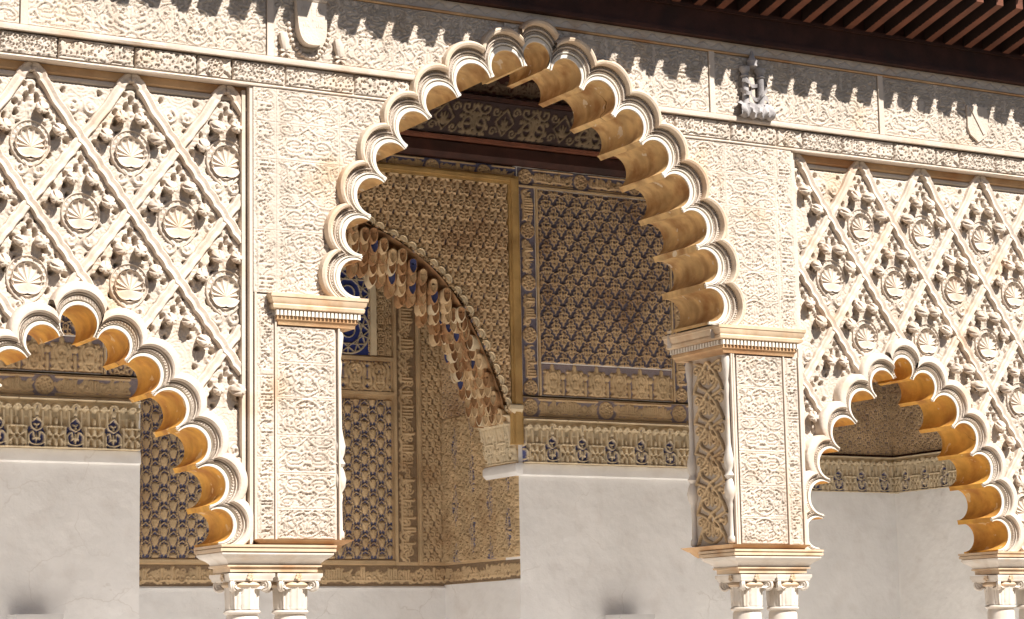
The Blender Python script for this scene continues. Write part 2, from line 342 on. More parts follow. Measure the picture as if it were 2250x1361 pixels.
BETA = .55
class Arch:
    """scalloped arch: tips run from the left springing over the top to the right one"""
    def __init__(s, cx, half, k=.62, wt=.028, apex_k=.85):
        tips = [(cx - x, z) for x, z in half] + [(cx + x, z) for x, z in half[::-1]]
        s.tips = tips; s.cx = cx; s.z0 = half[0][1]; s.hw = half[0][0]; n = len(tips) - 1; s.lobes = []; s.wt = wt
        T = [np.array(t) for t in tips]; C0 = np.array((cx, s.z0 + .25 * (half[-1][1] - s.z0)))
        nr = []
        for i in range(n):
            d = T[i + 1] - T[i]; q = np.array((-d[1], d[0])); q /= np.linalg.norm(q)
            if np.dot(q, (T[i] + T[i + 1]) / 2 - C0) < 0: q = -q
            nr.append(q)
        for i in range(n):
            A, B = T[i], T[i + 1]; d = (B - A) / np.linalg.norm(B - A); A1, B1 = A + d * wt, B - d * wt
            c = np.linalg.norm(B1 - A1); sg = c * (apex_k if i == n // 2 else k); r = (sg * sg + c * c / 4) / (2 * sg)
            Cn = (A1 + B1) / 2 + nr[i] * (sg - r)
            mA = nr[i] + nr[i - 1] if i > 0 else np.array((-1., .0)); mB = nr[i] + nr[i + 1] if i < n - 1 else np.array((1., .0))
            s.lobes.append(dict(A=A, B=B, A1=A1, B1=B1, C=Cn, r=r, n=nr[i], mA=mA / np.linalg.norm(mA), mB=mB / np.linalg.norm(mB)))
    def inside(s, X, Z, off=0.):
        P = s.tips + [(s.cx + s.hw, -1), (s.cx - s.hw, -1)]; res = np.zeros(X.shape, bool); j = len(P) - 1
        for i in range(len(P)):
            (xi, zi), (xj, zj) = P[i], P[j]
            if zi != zj: res ^= ((zi > Z) != (zj > Z)) & (X < (xj - xi) * (Z - zi) / (zj - zi) + xi)
            j = i
        for L in s.lobes: res |= np.hypot(X - L['C'][0] - L['n'][0] * BETA * off, Z - L['C'][1] - L['n'][1] * BETA * off) < L['r'] + (1 - BETA) * off
        return res
    def col(s, L, d, n):                                  # points of one lobe at offset d, incl. the two cusp ends
        C, R = L['C'] + L['n'] * BETA * d, L['r'] + (1 - BETA) * d; ends = []
        for P, P1, m in ((L['A'], L['A1'], L['mA']), (L['B'], L['B1'], L['mB'])):
            q = P - C; bq = np.dot(q, m); disc = bq * bq - (np.dot(q, q) - R * R); E = None
            if disc > 0:
                t = -bq + math.sqrt(disc); E = P + m * t
                if t < 0: E = None
            u = (P1 - C) / np.linalg.norm(P1 - C) * R + C
            if E is None or np.dot(E - P1, L['n']) < np.dot(u - P1, L['n']) - 1e-6 and np.linalg.norm(u - P) < 2 * s.wt and d < .02: E = None
            if E is None: ends.append((u, P + m * max(0., np.dot(u - P, m))))
            else: ends.append((E, E))
        a0 = math.atan2(*(ends[0][0] - C)[::-1]); a1 = math.atan2(*(ends[1][0] - C)[::-1])
        an = math.atan2(*L['n'][::-1])
        while a0 < an: a0 += 2 * PI
        while a1 > an: a1 -= 2 * PI
        a0 = a0 if a0 - an < PI * 1.2 else a0 - 2 * PI
        pts = [C + R * np.array((math.cos(a0 + (a1 - a0) * k / n), math.sin(a0 + (a1 - a0) * k / n))) for k in range(n + 1)]
        return [ends[0][1]] + pts + [ends[1][1]]
    def strip(s, L, st, n):                               # st: list of (offset, y, wobble)
        V = []; Fc = []; m = n + 3
        for d, y, wb in st:
            for k, p in enumerate(s.col(L, d, n)): V.append((p[0], y + (wb if k % 2 else 0), p[1]))
        for i in range(len(st) - 1):
            for k in range(m - 1): Fc.append((i * m + k, i * m + k + 1, i * m + m + k + 1, i * m + m + k))
        return V, Fc
    def build(s, name, label, y0, y1, prof, soff, group=None, plain='fillet', hood='stucco_plain', teeth='stucco'):
        t = thing(name, label, 'arch', (s.cx, y0, s.z0), group); b0 = WP[t]
        for L in s.lobes:
            def part(nm, st, n, m, par, sm=40):
                V, Fc = s.strip(L, [(d, y0 + y, wb) for d, y, wb in st], n)
                return lnk(nm, mk(nm, [Vector(v) - b0 for v in V], Fc, m, sm), par, b0)
            lo = part('lobe', prof['fillet'], 18, plain, t)
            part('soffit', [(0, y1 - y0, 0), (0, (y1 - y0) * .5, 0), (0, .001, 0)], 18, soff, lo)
            part('pierced_band', prof['teeth'], 44, teeth, lo, 15)
            part('hood_moulding', prof['hood'], 18, hood, lo)
        return t
main_half = [(1.73, 4.72), (1.71, 5.07), (1.63, 5.41), (1.485, 5.737), (1.287, 6.033), (1.06, 6.307), (.775, 6.524), (.45, 6.73), (.125, 6.868)]
A_MAIN = Arch(2.665, main_half, apex_k=1.15)
A_LEFT = Arch(-1.413, [(1.146, 2.735), (1.075, 3.02), (.965, 3.34), (.80, 3.62), (.60, 3.885), (.385, 4.13), (.135, 4.30)], wt=.022, apex_k=1.05)
A_RIGHT = Arch(6.64, [(1.075, 2.735), (1.01, 3.04), (.925, 3.365), (.80, 3.655), (.585, 3.91), (.345, 4.155), (.105, 4.35)], wt=.022, apex_k=1.15)
PM = dict(fillet=[(0, 0, 0), (.006, -.006, 0), (.036, -.006, 0), (.042, .012, 0), (.048, .012, 0), (.052, -.012, 0), (.062, -.014, 0), (.068, .002, 0)],
          teeth=[(.068, .004, 0), (.074, -.004, .012), (.082, -.004, -.010), (.090, -.004, .012), (.098, .004, 0), (.102, -.022, 0), (.110, -.024, 0), (.114, -.004, 0), (.120, -.012, .014), (.136, -.022, .014), (.140, -.012, 0)],
          hood=[(.140, -.012, 0), (.143, -.05, 0), (.152, -.075, 0), (.172, -.082, 0), (.192, -.07, 0), (.200, -.04, 0), (.202, .03, 0)])
PS = dict(fillet=[(0, 0, 0), (.005, -.006, 0), (.030, -.006, 0), (.034, .016, 0), (.040, .016, 0), (.044, -.010, 0)],
          teeth=[(.044, -.010, 0), (.050, -.016, .010), (.060, -.018, .012), (.070, -.016, 0), (.074, .004, 0), (.080, .004, 0), (.083, -.022, 0), (.092, -.024, 0), (.096, -.008, 0)],
          hood=[(.096, -.008, 0), (.102, -.045, 0), (.115, -.055, 0), (.160, -.052, 0), (.178, -.038, 0), (.186, .0, 0), (.188, .09, 0)])
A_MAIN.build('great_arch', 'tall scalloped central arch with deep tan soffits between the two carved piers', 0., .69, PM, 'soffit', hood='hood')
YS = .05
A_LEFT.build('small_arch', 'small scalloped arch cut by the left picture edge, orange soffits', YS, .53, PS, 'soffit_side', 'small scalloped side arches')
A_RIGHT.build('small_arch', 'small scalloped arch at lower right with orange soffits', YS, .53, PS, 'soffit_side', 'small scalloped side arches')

# wall core behind the carving (front and rear skins with the three openings, returns hidden)
wall = thing('arcade_wall', 'cream carved stucco wall blocks framing the tall central arch', 'wall', (2.69, 0, 4.72))
XL, XR = -2.9, 9.4
def skin(name, x0, x1, z0, z1, y, arches, off, m, step=.04, ny=-1):
    nx, nz = int((x1 - x0) / step) + 1, int((z1 - z0) / step) + 1
    X, Z = np.meshgrid(np.linspace(x0, x1, nx), np.linspace(z0, z1, nz)); k = np.ones(X.shape, bool)
    for a in arches: k &= ~a.inside(X, Z, off)
    return relief(name, wall, (x0, y, z0), (x1 - x0, 0, 0), (0, 0, z1 - z0), (0, ny, 0), np.zeros(X.shape), 0, m, mask=k)
skin('wall_core', 0, 5.38, 4.6, 7.5, .009, [A_MAIN], .07, 'stucco')
skin('wall_core', XL, 0, 2.74, 7.5, .21, [A_LEFT], .06, 'stucco')
skin('wall_core', 5.38, XR, 2.74, 7.5, .21, [A_RIGHT], .06, 'stucco')
skin('rear_face', .0, 5.38, 4.6, 8.2, .69, [A_MAIN], .02, 'dado', ny=1)
skin('rear_face', XL, .0, 2.74, 8.2, .53, [A_LEFT], .02, 'dado', ny=1)
skin('rear_face', 5.38, XR, 2.74, 8.2, .53, [A_RIGHT], .02, 'dado', ny=1)
b = MB(); b.box(XL, XR, .1, .5, 7.5, 8.2); b.box(XL, XL + .02, .0, .6, 2.74, 7.5); b.box(XR - .02, XR, 0, .6, 2.74, 7.5)
b.box(.0, .02, .03, .69, 2.8, 7.5); b.box(5.36, 5.38, .03, .69, 2.8, 7.5); b.build('wall_core', 'stucco', wall)

# carved blocks round the great arch
RB = .0075
def blockH(w, h, var, kind):
    cv = Cv(w, h, RB)
    if kind == 'arab':
        if h > w * .75:
            n = max(1, round(h / (w * .52))); hh = h / n
            for q in range(n): arabesque(cv, w * .94, hh * .94, var + q * 3 + int(RNG.integers(4)), 0, -h / 2 + hh * (q + .5))
        else:
            n = max(1, round(w / (h * 1.9))); ww = w / n
            for q in range(n): arabesque(cv, ww * .96, h * .92, var, -w / 2 + ww * (q + .5), 0)
    elif kind == 'scriptv': script_band(cv, -h / 2, h / 2, -w / 2, w / 2, var, True, 1.2)
    else: script_band(cv, -w / 2, w / 2, -h / 2, h / 2, var, False, 1.1)
    H = incise(cv.H) ; H = H + .07 * np.sin(np.hypot(*np.meshgrid(np.linspace(0, w, cv.nx) - w * .3, np.linspace(0, h, cv.ny) - h * .6)) * 260) * (H < .5); ex = max(2, int(.012 / RB)); H[:ex] = H[-ex:] = .75; H[:, :ex] = H[:, -ex:] = .75
    return H
def block(name, par, x0, x1, z0, z1, var, kind='arab', arch=None, y=0., amp=.016, m='stucco', off=.12):
    H = blockH(x1 - x0, z1 - z0, var, kind); mask = None
    if arch is not None:
        ny, nx = H.shape; X, Z = np.meshgrid(np.linspace(x0, x1, nx), np.linspace(z0, z1, ny)); mask = ~arch.inside(X, Z, off)
        if not mask.any(): return None
        seen = np.zeros_like(mask); best = None                # keep the largest connected piece
        while True:
            rest = np.argwhere(mask & ~seen)
            if len(rest) == 0: break
            f = np.zeros_like(mask); f[tuple(rest[0])] = True
            while True:
                g2 = f.copy(); g2[1:] |= f[:-1]; g2[:-1] |= f[1:]; g2[:, 1:] |= f[:, :-1]; g2[:, :-1] |= f[:, 1:]; g2 &= mask
                if (g2 == f).all(): break
                f = g2
            seen |= f
            if best is None or f.sum() > best.sum(): best = f
        mask = best
        if mask.sum() < 60: return None
    return relief(name, par, (x0, y, z0), (x1 - x0, 0, 0), (0, 0, z1 - z0), NF, H, amp, m, mask, edge=.0085, wob=.004)
rows = [4.725, 5.235, 5.815, 6.12, 6.395]
G = .0005
for side in (0, 1):
    mx = (lambda x: x) if side == 0 else (lambda x: 5.38 - x)
    def bl(a, c, z0, z1, var, kind='arab'):
        x0, x1 = sorted((mx(a), mx(c))); block('inscription_strip' if kind == 'scriptv' else 'carved_block', wall, x0 + G, x1 - G, z0 + G, z1 - G, var, kind, A_MAIN)
    for i in range(4):
        z0, z1 = rows[i], rows[i + 1]; bl(.0, .2, z0, z1, 11 + i * 7 + side, 'scriptv')
        xs = [.2, .76, 1.34, 1.95, 2.69] if i % 2 == 0 else [.2, .76, 1.2, 1.78, 2.30, 2.69]
        for j in range(len(xs) - 1): bl(xs[j], xs[j + 1], z0, z1, i + j + side)

# ---------------------------------------------------------------- friezes above
fr = thing('upper_frieze', 'carved plaster frieze bands and string course running under the dark eave', 'frieze', (2.69, 0, 6.4))
def small_frieze():
    x = XL; i = 0
    while x < XR - .1:
        wd = [.52, .30, .46, .62][i % 4]; x1 = min(x + wd, XR); cv = Cv(x1 - x - .012, .17, .007); a = x1 - x - .012
        if i % 4 == 1:
            rosette(cv, (0, 0), .078, 8)
            for m in (1, -1): cv.stroke(arc((m * .108, 0), .026, 0, 2 * PI), .010, .9); cv.leaf((m * .14, -.06), (m * .135, .07), .02, m * .2)
        elif i % 4 == 3: script_band(cv, -a / 2, a / 2, -.08, .08, i, False, 1.1)
        else:
            n = max(1, round(a / .2))
            for q in range(n): arabesque(cv, a / n * .96, .155, i, -a / 2 + a / n * (q + .5), 0, 1.2)
        H = incise(cv.H, .3) if i % 4 != 1 else cv.H; H[:2] = H[-2:] = .8; ny, nx = H.shape
        X, Z = np.meshgrid(np.linspace(x, x1, nx), np.linspace(6.425, 6.595, ny))
        relief('frieze_panel', fr, (x + .006, 0, 6.425), (a, 0, 0), (0, 0, .17), NF, H, .024, 'stucco', ~A_MAIN.inside(X, Z, .12), edge=-.02, wob=.003); x = x1; i += 1
small_frieze()
def long_x(name, par, z0, z1, ya, yb, m, x0=XL, x1=XR, gap=True):        # moulding run interrupted by the great arch
    segs = [(x0, x1)]
    if gap:
        zc = (z0 + z1) / 2; xs = np.linspace(x0, x1, 4000); ins = A_MAIN.inside(xs, np.full_like(xs, zc), .15)
        if ins.any(): segs = [(x0, float(xs[ins].min())), (float(xs[ins].max()), x1)]
    for a, c in segs:
        b = MB(); n = 24
        xs = np.linspace(a, c, n + 1); V = []; Fc = []
        for x in xs:
            w1, w2 = random.uniform(-.003, .003), random.uniform(-.003, .003)
            V += [(x, yb, z0), (x, ya + w1 + .006, z0 + .002), (x, ya + w2, (z0 * .6 + z1 * .4)), (x, ya + .004 + w1, z1 - .004), (x, yb, z1)]
        for i in range(n):
            for j in range(4): Fc.append((i * 5 + j, i * 5 + 5 + j, i * 5 + 6 + j, i * 5 + 1 + j))
        b.add(V, Fc); b.build(name, m, par)
long_x('string_course', fr, 6.602, 6.652, -.055, .03, 'stucco_plain')
long_x('fillet_moulding', fr, 6.397, 6.423, -.022, .24, 'stucco_plain')
x = XL; i = 0
while x < XR - .05:                                     # tall frieze: carved panels between plain uprights
    wd = (.46, .58, .50, .66, .42)[i % 5]; x1 = min(x + wd, XR); a = x1 - x - (.07 if i % 4 == 1 else .0)
    if a > .1:
        cv = Cv(a, .56, .0075); arabesque(cv, a * .98, .33, i * 3, 0, -.11, .9); arabesque(cv, a * .98, .22, i * 3 + 1, 0, .165, .9)
        if i % 3 == 0: cv.stroke(cat([(-a * .3, .02), (-a * .25, -.12), (0, -.2), (a * .25, -.12), (a * .3, .02)]), .022, 1., 2)
        H = incise(cv.H, .35); ny, nx = H.shape; X, Z = np.meshgrid(np.linspace(x, x + a, nx), np.linspace(6.665, 7.225, ny))
        relief('frieze_panel', fr, (x, 0, 6.665), (a, 0, 0), (0, 0, .56), NF, H, .018, 'stucco', ~A_MAIN.inside(X, Z, .13), edge=.008, wob=.003)
    xs = np.array([x1 - .04])
    if i % 4 == 1 and not A_MAIN.inside(xs, np.array([6.95]), .15)[0] and not A_MAIN.inside(xs, np.array([6.67]), .15)[0]:
        b = MB(); b.box(x1 - .062, x1 - .006, -.024, .04, 6.66, 7.23); b.build('upright', 'stucco_plain', fr)
    x = x1; i += 1
cvz = Cv(.36, .085, .0075, px=True)
for k in range(2): cvz.stroke([(-.18 + .18 * k, -.03), (-.09 + .18 * k, .03), (.0 + .18 * k, -.03)], .008, 1., 1)
Hz = 1 - .8 * np.tile(cvz.H, (1, 34)); nz = Hz.shape[1]
X, Z = np.meshgrid(np.linspace(XL, XR, nz), np.linspace(7.255, 7.34, Hz.shape[0]))
relief('zigzag_band', fr, (XL, 0, 7.255), (XR - XL, 0, 0), (0, 0, .085), NF, Hz, .012, 'stucco_plain', ~A_MAIN.inside(X, Z, .15), base=.0)
long_x('fillet_moulding', fr, 7.228, 7.252, -.03, .03, 'stucco_brown')

# ---------------------------------------------------------------- eave
ev = thing('timber_eave', 'dark timber eave with red brown rafters across the top right', 'eave', (3.2, -.5, 7.4))
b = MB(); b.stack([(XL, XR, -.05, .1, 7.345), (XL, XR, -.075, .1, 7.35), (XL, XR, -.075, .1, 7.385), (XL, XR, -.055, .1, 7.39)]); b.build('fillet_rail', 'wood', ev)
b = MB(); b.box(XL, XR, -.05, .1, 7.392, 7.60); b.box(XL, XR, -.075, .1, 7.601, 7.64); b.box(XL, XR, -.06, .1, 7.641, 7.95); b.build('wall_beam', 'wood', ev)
SL = .26
def raf_mesh(L, wd, ht, stud):
    b = MB(); n = 2
    V = [(-wd / 2, 0, 0), (wd / 2, 0, 0), (wd / 2, 0, ht), (-wd / 2, 0, ht)] + [(-wd / 2, -L, L * SL), (wd / 2, -L, L * SL), (wd / 2, -L, ht + L * SL), (-wd / 2, -L, ht + L * SL)]
    b.add(V, [(0, 3, 2, 1), (4, 5, 6, 7), (0, 1, 5, 4), (1, 2, 6, 5), (2, 3, 7, 6), (3, 0, 4, 7)])
    if stud:
        k = 0.12
        while k < L - .2:
            for sx in (-1, 1):
                c = (sx * wd * .5, -k, k * SL + .006); e = .007
                b.add([(c[0] - e, c[1], c[2]), (c[0], c[1] - e, c[2]), (c[0] + e, c[1], c[2]), (c[0], c[1] + e, c[2]), (c[0], c[1], c[2] - e)], [(0, 1, 4), (1, 2, 4), (2, 3, 4), (3, 0, 4), (3, 2, 1, 0)])
            k += .05
    me = b.mesh('rafter', 'rafter', 30); me.materials.append(M['board']); [setattr(me.polygons[q], 'material_index', 1) for q in (0, 3, 4, 5)]; return me  # dark timber sides, with the shade between rafters put into their colour
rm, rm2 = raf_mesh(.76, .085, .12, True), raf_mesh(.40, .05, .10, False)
tb = MB(); V = []; Fc = []
for yy, r in ((0, .050), (-.12, .052)):
    for k in range(9): a = PI + PI * k / 8; V.append((r * math.copysign(abs(math.cos(a)) ** .55, math.cos(a)), yy, r * 1.25 * math.sin(a)))
    for k in range(9): a = PI + PI * k / 8; V.append(((r - .016) * math.copysign(abs(math.cos(a)) ** .55, math.cos(a)), yy, (r - .016) * 1.25 * math.sin(a)))
for k in range(8): Fc += [(k, k + 1, 19 + k, 18 + k), (9 + k, 27 + k, 28 + k, 10 + k), (18 + k, 19 + k, 28 + k, 27 + k), (k, 9 + k, 10 + k, k + 1)]
tb.add(V, Fc); tm = tb.mesh('channel_tile', 'tile', 40)
x = 6.80 - 38 * .2465
while x < XR:
    if x > XL + .1:
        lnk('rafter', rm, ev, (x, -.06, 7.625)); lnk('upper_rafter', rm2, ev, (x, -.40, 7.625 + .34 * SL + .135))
        lnk('channel_tile', tm, ev, (x + random.uniform(-.012, .012), -.885 + random.uniform(-.02, .02), 8.125 + random.uniform(-.008, .008)))
    x += .2465
b = MB()
V = [(XL, -.0, 7.80), (XR, -.0, 7.80), (XR, -.85, 7.80 + .26 * .85), (XL, -.85, 7.80 + .26 * .85)]
V += [(q[0], q[1], q[2] + .04) for q in V]; b.add(V, [(0, 1, 2, 3), (7, 6, 5, 4), (0, 4, 5, 1), (1, 5, 6, 2), (2, 6, 7, 3), (3, 7, 4, 0)])
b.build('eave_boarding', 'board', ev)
b = MB(); V = [(XL, -.45, 8.14), (XR, -.45, 8.14), (XR, 7.5, 8.9), (XL, 7.5, 8.9)]; V += [(q[0], q[1], q[2] + .06) for q in V]
b.add(V, [(0, 3, 2, 1), (4, 5, 6, 7), (0, 1, 5, 4), (1, 2, 6, 5), (2, 3, 7, 6), (3, 0, 4, 7)]); b.build('roof_slope', 'tile', ev)

# ---------------------------------------------------------------- lattice panels over the small arches
def rib_path(p, q, lobes=4.5, amp=.012, n=36):
    p, q = np.array(p), np.array(q); d = q - p; L = np.linalg.norm(d); d /= L; nn = np.array((-d[1], d[0]))
    if nn[1] < 0: nn = -nn
    return [(p + d * L * t, nn, t) for t in np.linspace(0, 1, n)]
def rib_mesh(P, wd, y0, y1, lobes=5, keep=None):
    V = []; Fc = []; run = 0; k0 = None
    if keep is not None:                                  # longest unbroken stretch only
        fl = [bool(keep(q[0][0], q[0][1])) for q in P]; best = (0, 0); i = 0
        while i < len(fl):
            j = i
            while j < len(fl) and fl[j]: j += 1
            if j - i > best[1] - best[0]: best = (i, j)
            i = max(j, i + 1)
        P = P[best[0]:best[1]]
    for pt, nn, t in P:
        ok = True
        if not ok: k0 = None; continue
        s = abs(math.sin(PI * lobes * t)); o = wd * (.46 + .10 * s); i = -wd * (.54 - .09 * s)
        ft = .007 * (1 - s)
        base = len(V)
        for off, y in ((i, y0), (i + .004, y1 + .012), (i + .012, y1 + ft), ((i + o) * .5, y1 + ft + .009), (o - .014, y1 + ft - .002), (o - .003, y1 + .010), (o, y0)): V.append((pt[0] + nn[0] * off, y, pt[1] + nn[1] * off))
        if k0 is not None:
            for j in range(6): Fc.append((k0 + j, k0 + j + 1, base + j + 1, base + j))
        k0 = base
    return V, Fc
def shell_meshes():
    V = []; Fc = []; nth, nr = 96, 12; R = .105
    for i in range(nr + 1):
        rr = i / nr
        for j in range(nth + 1):
            th = -PI + 2 * PI * j / nth; q = abs(math.cos(th / 3.7 * PI * 9)) ** .7 * min(1, max(0, (1.85 - abs(th)) / .3))
            lim = R * (1.45 - .45 * min(1, abs(th) / 2.25) - .30 * max(0, (abs(th) - 2.25) / .9)) * (1 + .07 * q)
            r = rr * lim; dep = (.046 * rr ** .9 * (1 - .9 * rr ** 12)) * (1 - .75 * (1 - q) ** 1.1) - .014
            V.append((r * math.sin(th), dep * 1.0, r * math.cos(th) * 1. - .045))
    m = nth + 1
    for i in range(nr):
        for j in range(nth): Fc.append((i * m + j, i * m + j + 1, i * m + m + j + 1, i * m + m + j))
    shell = mk('shell', V, Fc, 'stucco_plain', 60)
    V = []; Fc = []; n = 44; prof = [(.96, .03), (1., -.006), (1.05, -.010), (1.10, .002), (1.2, .004), (1.3, .004), (1.38, -.006), (1.43, -.004), (1.5, .04)]
    for pi, (k, y) in enumerate(prof):
        for j in range(n):
            th = 2 * PI * j / n - PI; rx = .112 * k; pz = math.cos(th); pt = 1 + .14 * max(0, -pz) ** 6
            wob = .007 * (j % 2) if 3 <= pi <= 5 else 0
            V.append((rx * math.sin(th), y + wob, rx * pz * 1.06 * pt))
    for i in range(len(prof) - 1):
        for j in range(n): Fc.append((i * n + j, i * n + (j + 1) % n, i * n + n + (j + 1) % n, i * n + n + j))
    return shell, mk('shell_rim', V, Fc, 'stucco', 30)
SHELL, RIM = shell_meshes()
def boss_mesh():
    V = []; Fc = []; n = 20; prof = [(.03, .06), (.036, .03), (.048, .01), (.053, -.012), (.050, -.032), (.038, -.05), (.02, -.06), (.004, -.058)]
    for k, (r, y) in enumerate(prof):
        for j in range(n):
            a = 2 * PI * j / n; rr = r * (1 - (.40 if (j % 4 == 0 and k > 2) else 0)); V.append((rr * math.cos(a), y + (-.35 * 0), rr * math.sin(a) + y * .45))
    for i in range(len(prof) - 1):
        for j in range(n): Fc.append((i * n + j, i * n + (j + 1) % n, i * n + n + (j + 1) % n, i * n + n + j))
    Fc.append(tuple(len(V) - n + j for j in range(n)))
    return mk('boss', V, Fc, 'stucco_plain', 50)
BOSS = boss_mesh()
def cell_tile(w, h, r=.0072):
    """leaf carving of one lattice cell and the half-dropped cells round it; apex of the middle cell at the top centre"""
    cv = Cv(w, h, r, True, True); holes = []; ctr = []
    def cell(ox, oy):
        f = lambda x, z: (ox + x * w / .8, oy + h / 2 + z * h / 1.05)
        for m in (1, -1):
            g = lambda x, z: f(m * x, z)
            cv.stroke([g(0, -.105), g(.10, -.23), g(.17, -.33), g(.29, -.50)], .030, .80, 1)
            cv.stroke([g(0, -.155), g(.075, -.26), g(.14, -.35), g(.245, -.505)], .013, .95, 1)
            cv.leaf(g(.02, -.36), g(.05, -.2), .04, .15 * m, .8); cv.leaf(g(.035, -.40), g(.16, -.42), .055, .25 * m, .75); cv.leaf(g(.07, -.29), g(.14, -.40), .042, -.2 * m, .8)
            cv.leaf(g(.17, -.44), g(.27, -.56), .035, .2 * m, .65)
            cv.stroke([(x, y) for x, y in spiral(g(.265, -.60), .055, 1.2 if m > 0 else PI - 1.2, 1.3, -m)], .02, .9)
            cv.leaf(g(.22, -.66), g(.30, -.53), .04, -.2 * m, .7)
            cv.stroke([(x, y) for x, y in spiral(g(.075, -.80), .06, 1.9 if m > 0 else PI - 1.9, 1.3, m)], .022, .95)
            cv.leaf(g(.10, -.73), g(.21, -.76), .045, .2 * m, .75); cv.leaf(g(.02, -.86), g(.15, -.88), .035, -.25 * m, .8); cv.leaf(g(.05, -.97), g(.04, -.90), .035, .1, .7)
            cv.leaf(g(.18, -.70), g(.26, -.69), .03, 0, .6)
        cv.leaf(f(0, -.42), f(0, -.22), .035, 0, .9); cv.leaf(f(0, -1.03), f(0, -.90), .05, 0, .8)
        holes.extend([f(x * m, z) + (r, e) for x, z, r, e in ((0, -.175, .016, 1.7), (.042, -.245, .016, 2.), (.12, -.37, .016, 1.5), (.17, -.535, .022, .8), (.285, -.555, .020, 1.), (.19, -.80, .022, .8), (.06, -.91, .020, .9), (.30, -.67, .017, 1.5), (.13, -.29, .014, 1.6), (.235, -.50, .016, 1.2), (.145, -.68, .014, 1.4), (.10, -.45, .014, 1.), (.225, -.73, .014, 1.), (.035, -.99, .013, 1.4), (.215, -.40, .010, 2.), (.05, -.14, .008, 2.)) for m in (1, -1)])
        ctr.extend([f(x * m, z) for x, z in ((.265, -.60), (.075, -.80), (.1, -.35), (0, -.585)) for m in (1, -1)])
    for ox, oy in ((0, 0), (w / 2, -h / 2), (w / 2, h / 2), (-w / 2, h / 2), (-w / 2, -h / 2)): cell(ox, oy)
    xs = (np.arange(cv.nx) * cv.dx - w / 2)[None, :]; ys = (np.arange(cv.ny) * cv.dy - h / 2)[:, None]; D = np.full(cv.H.shape, 9.)
    for c in ctr: D = np.minimum(D, np.hypot((xs - c[0] + w * 1.5) % w - w / 2, (ys - c[1] + h * 1.5) % h - h / 2))
    H = np.maximum(cv.H, .70) + .08 * np.sin(D * 2 * PI / .021)
    for x, y, r, e in holes:
        d = np.hypot(((xs - x + w * 1.5) % w - w / 2) / r, ((ys - y + h * 1.5) % h - h / 2) / (r * e)); H = np.where(d < 1, -.6, H)
    return H
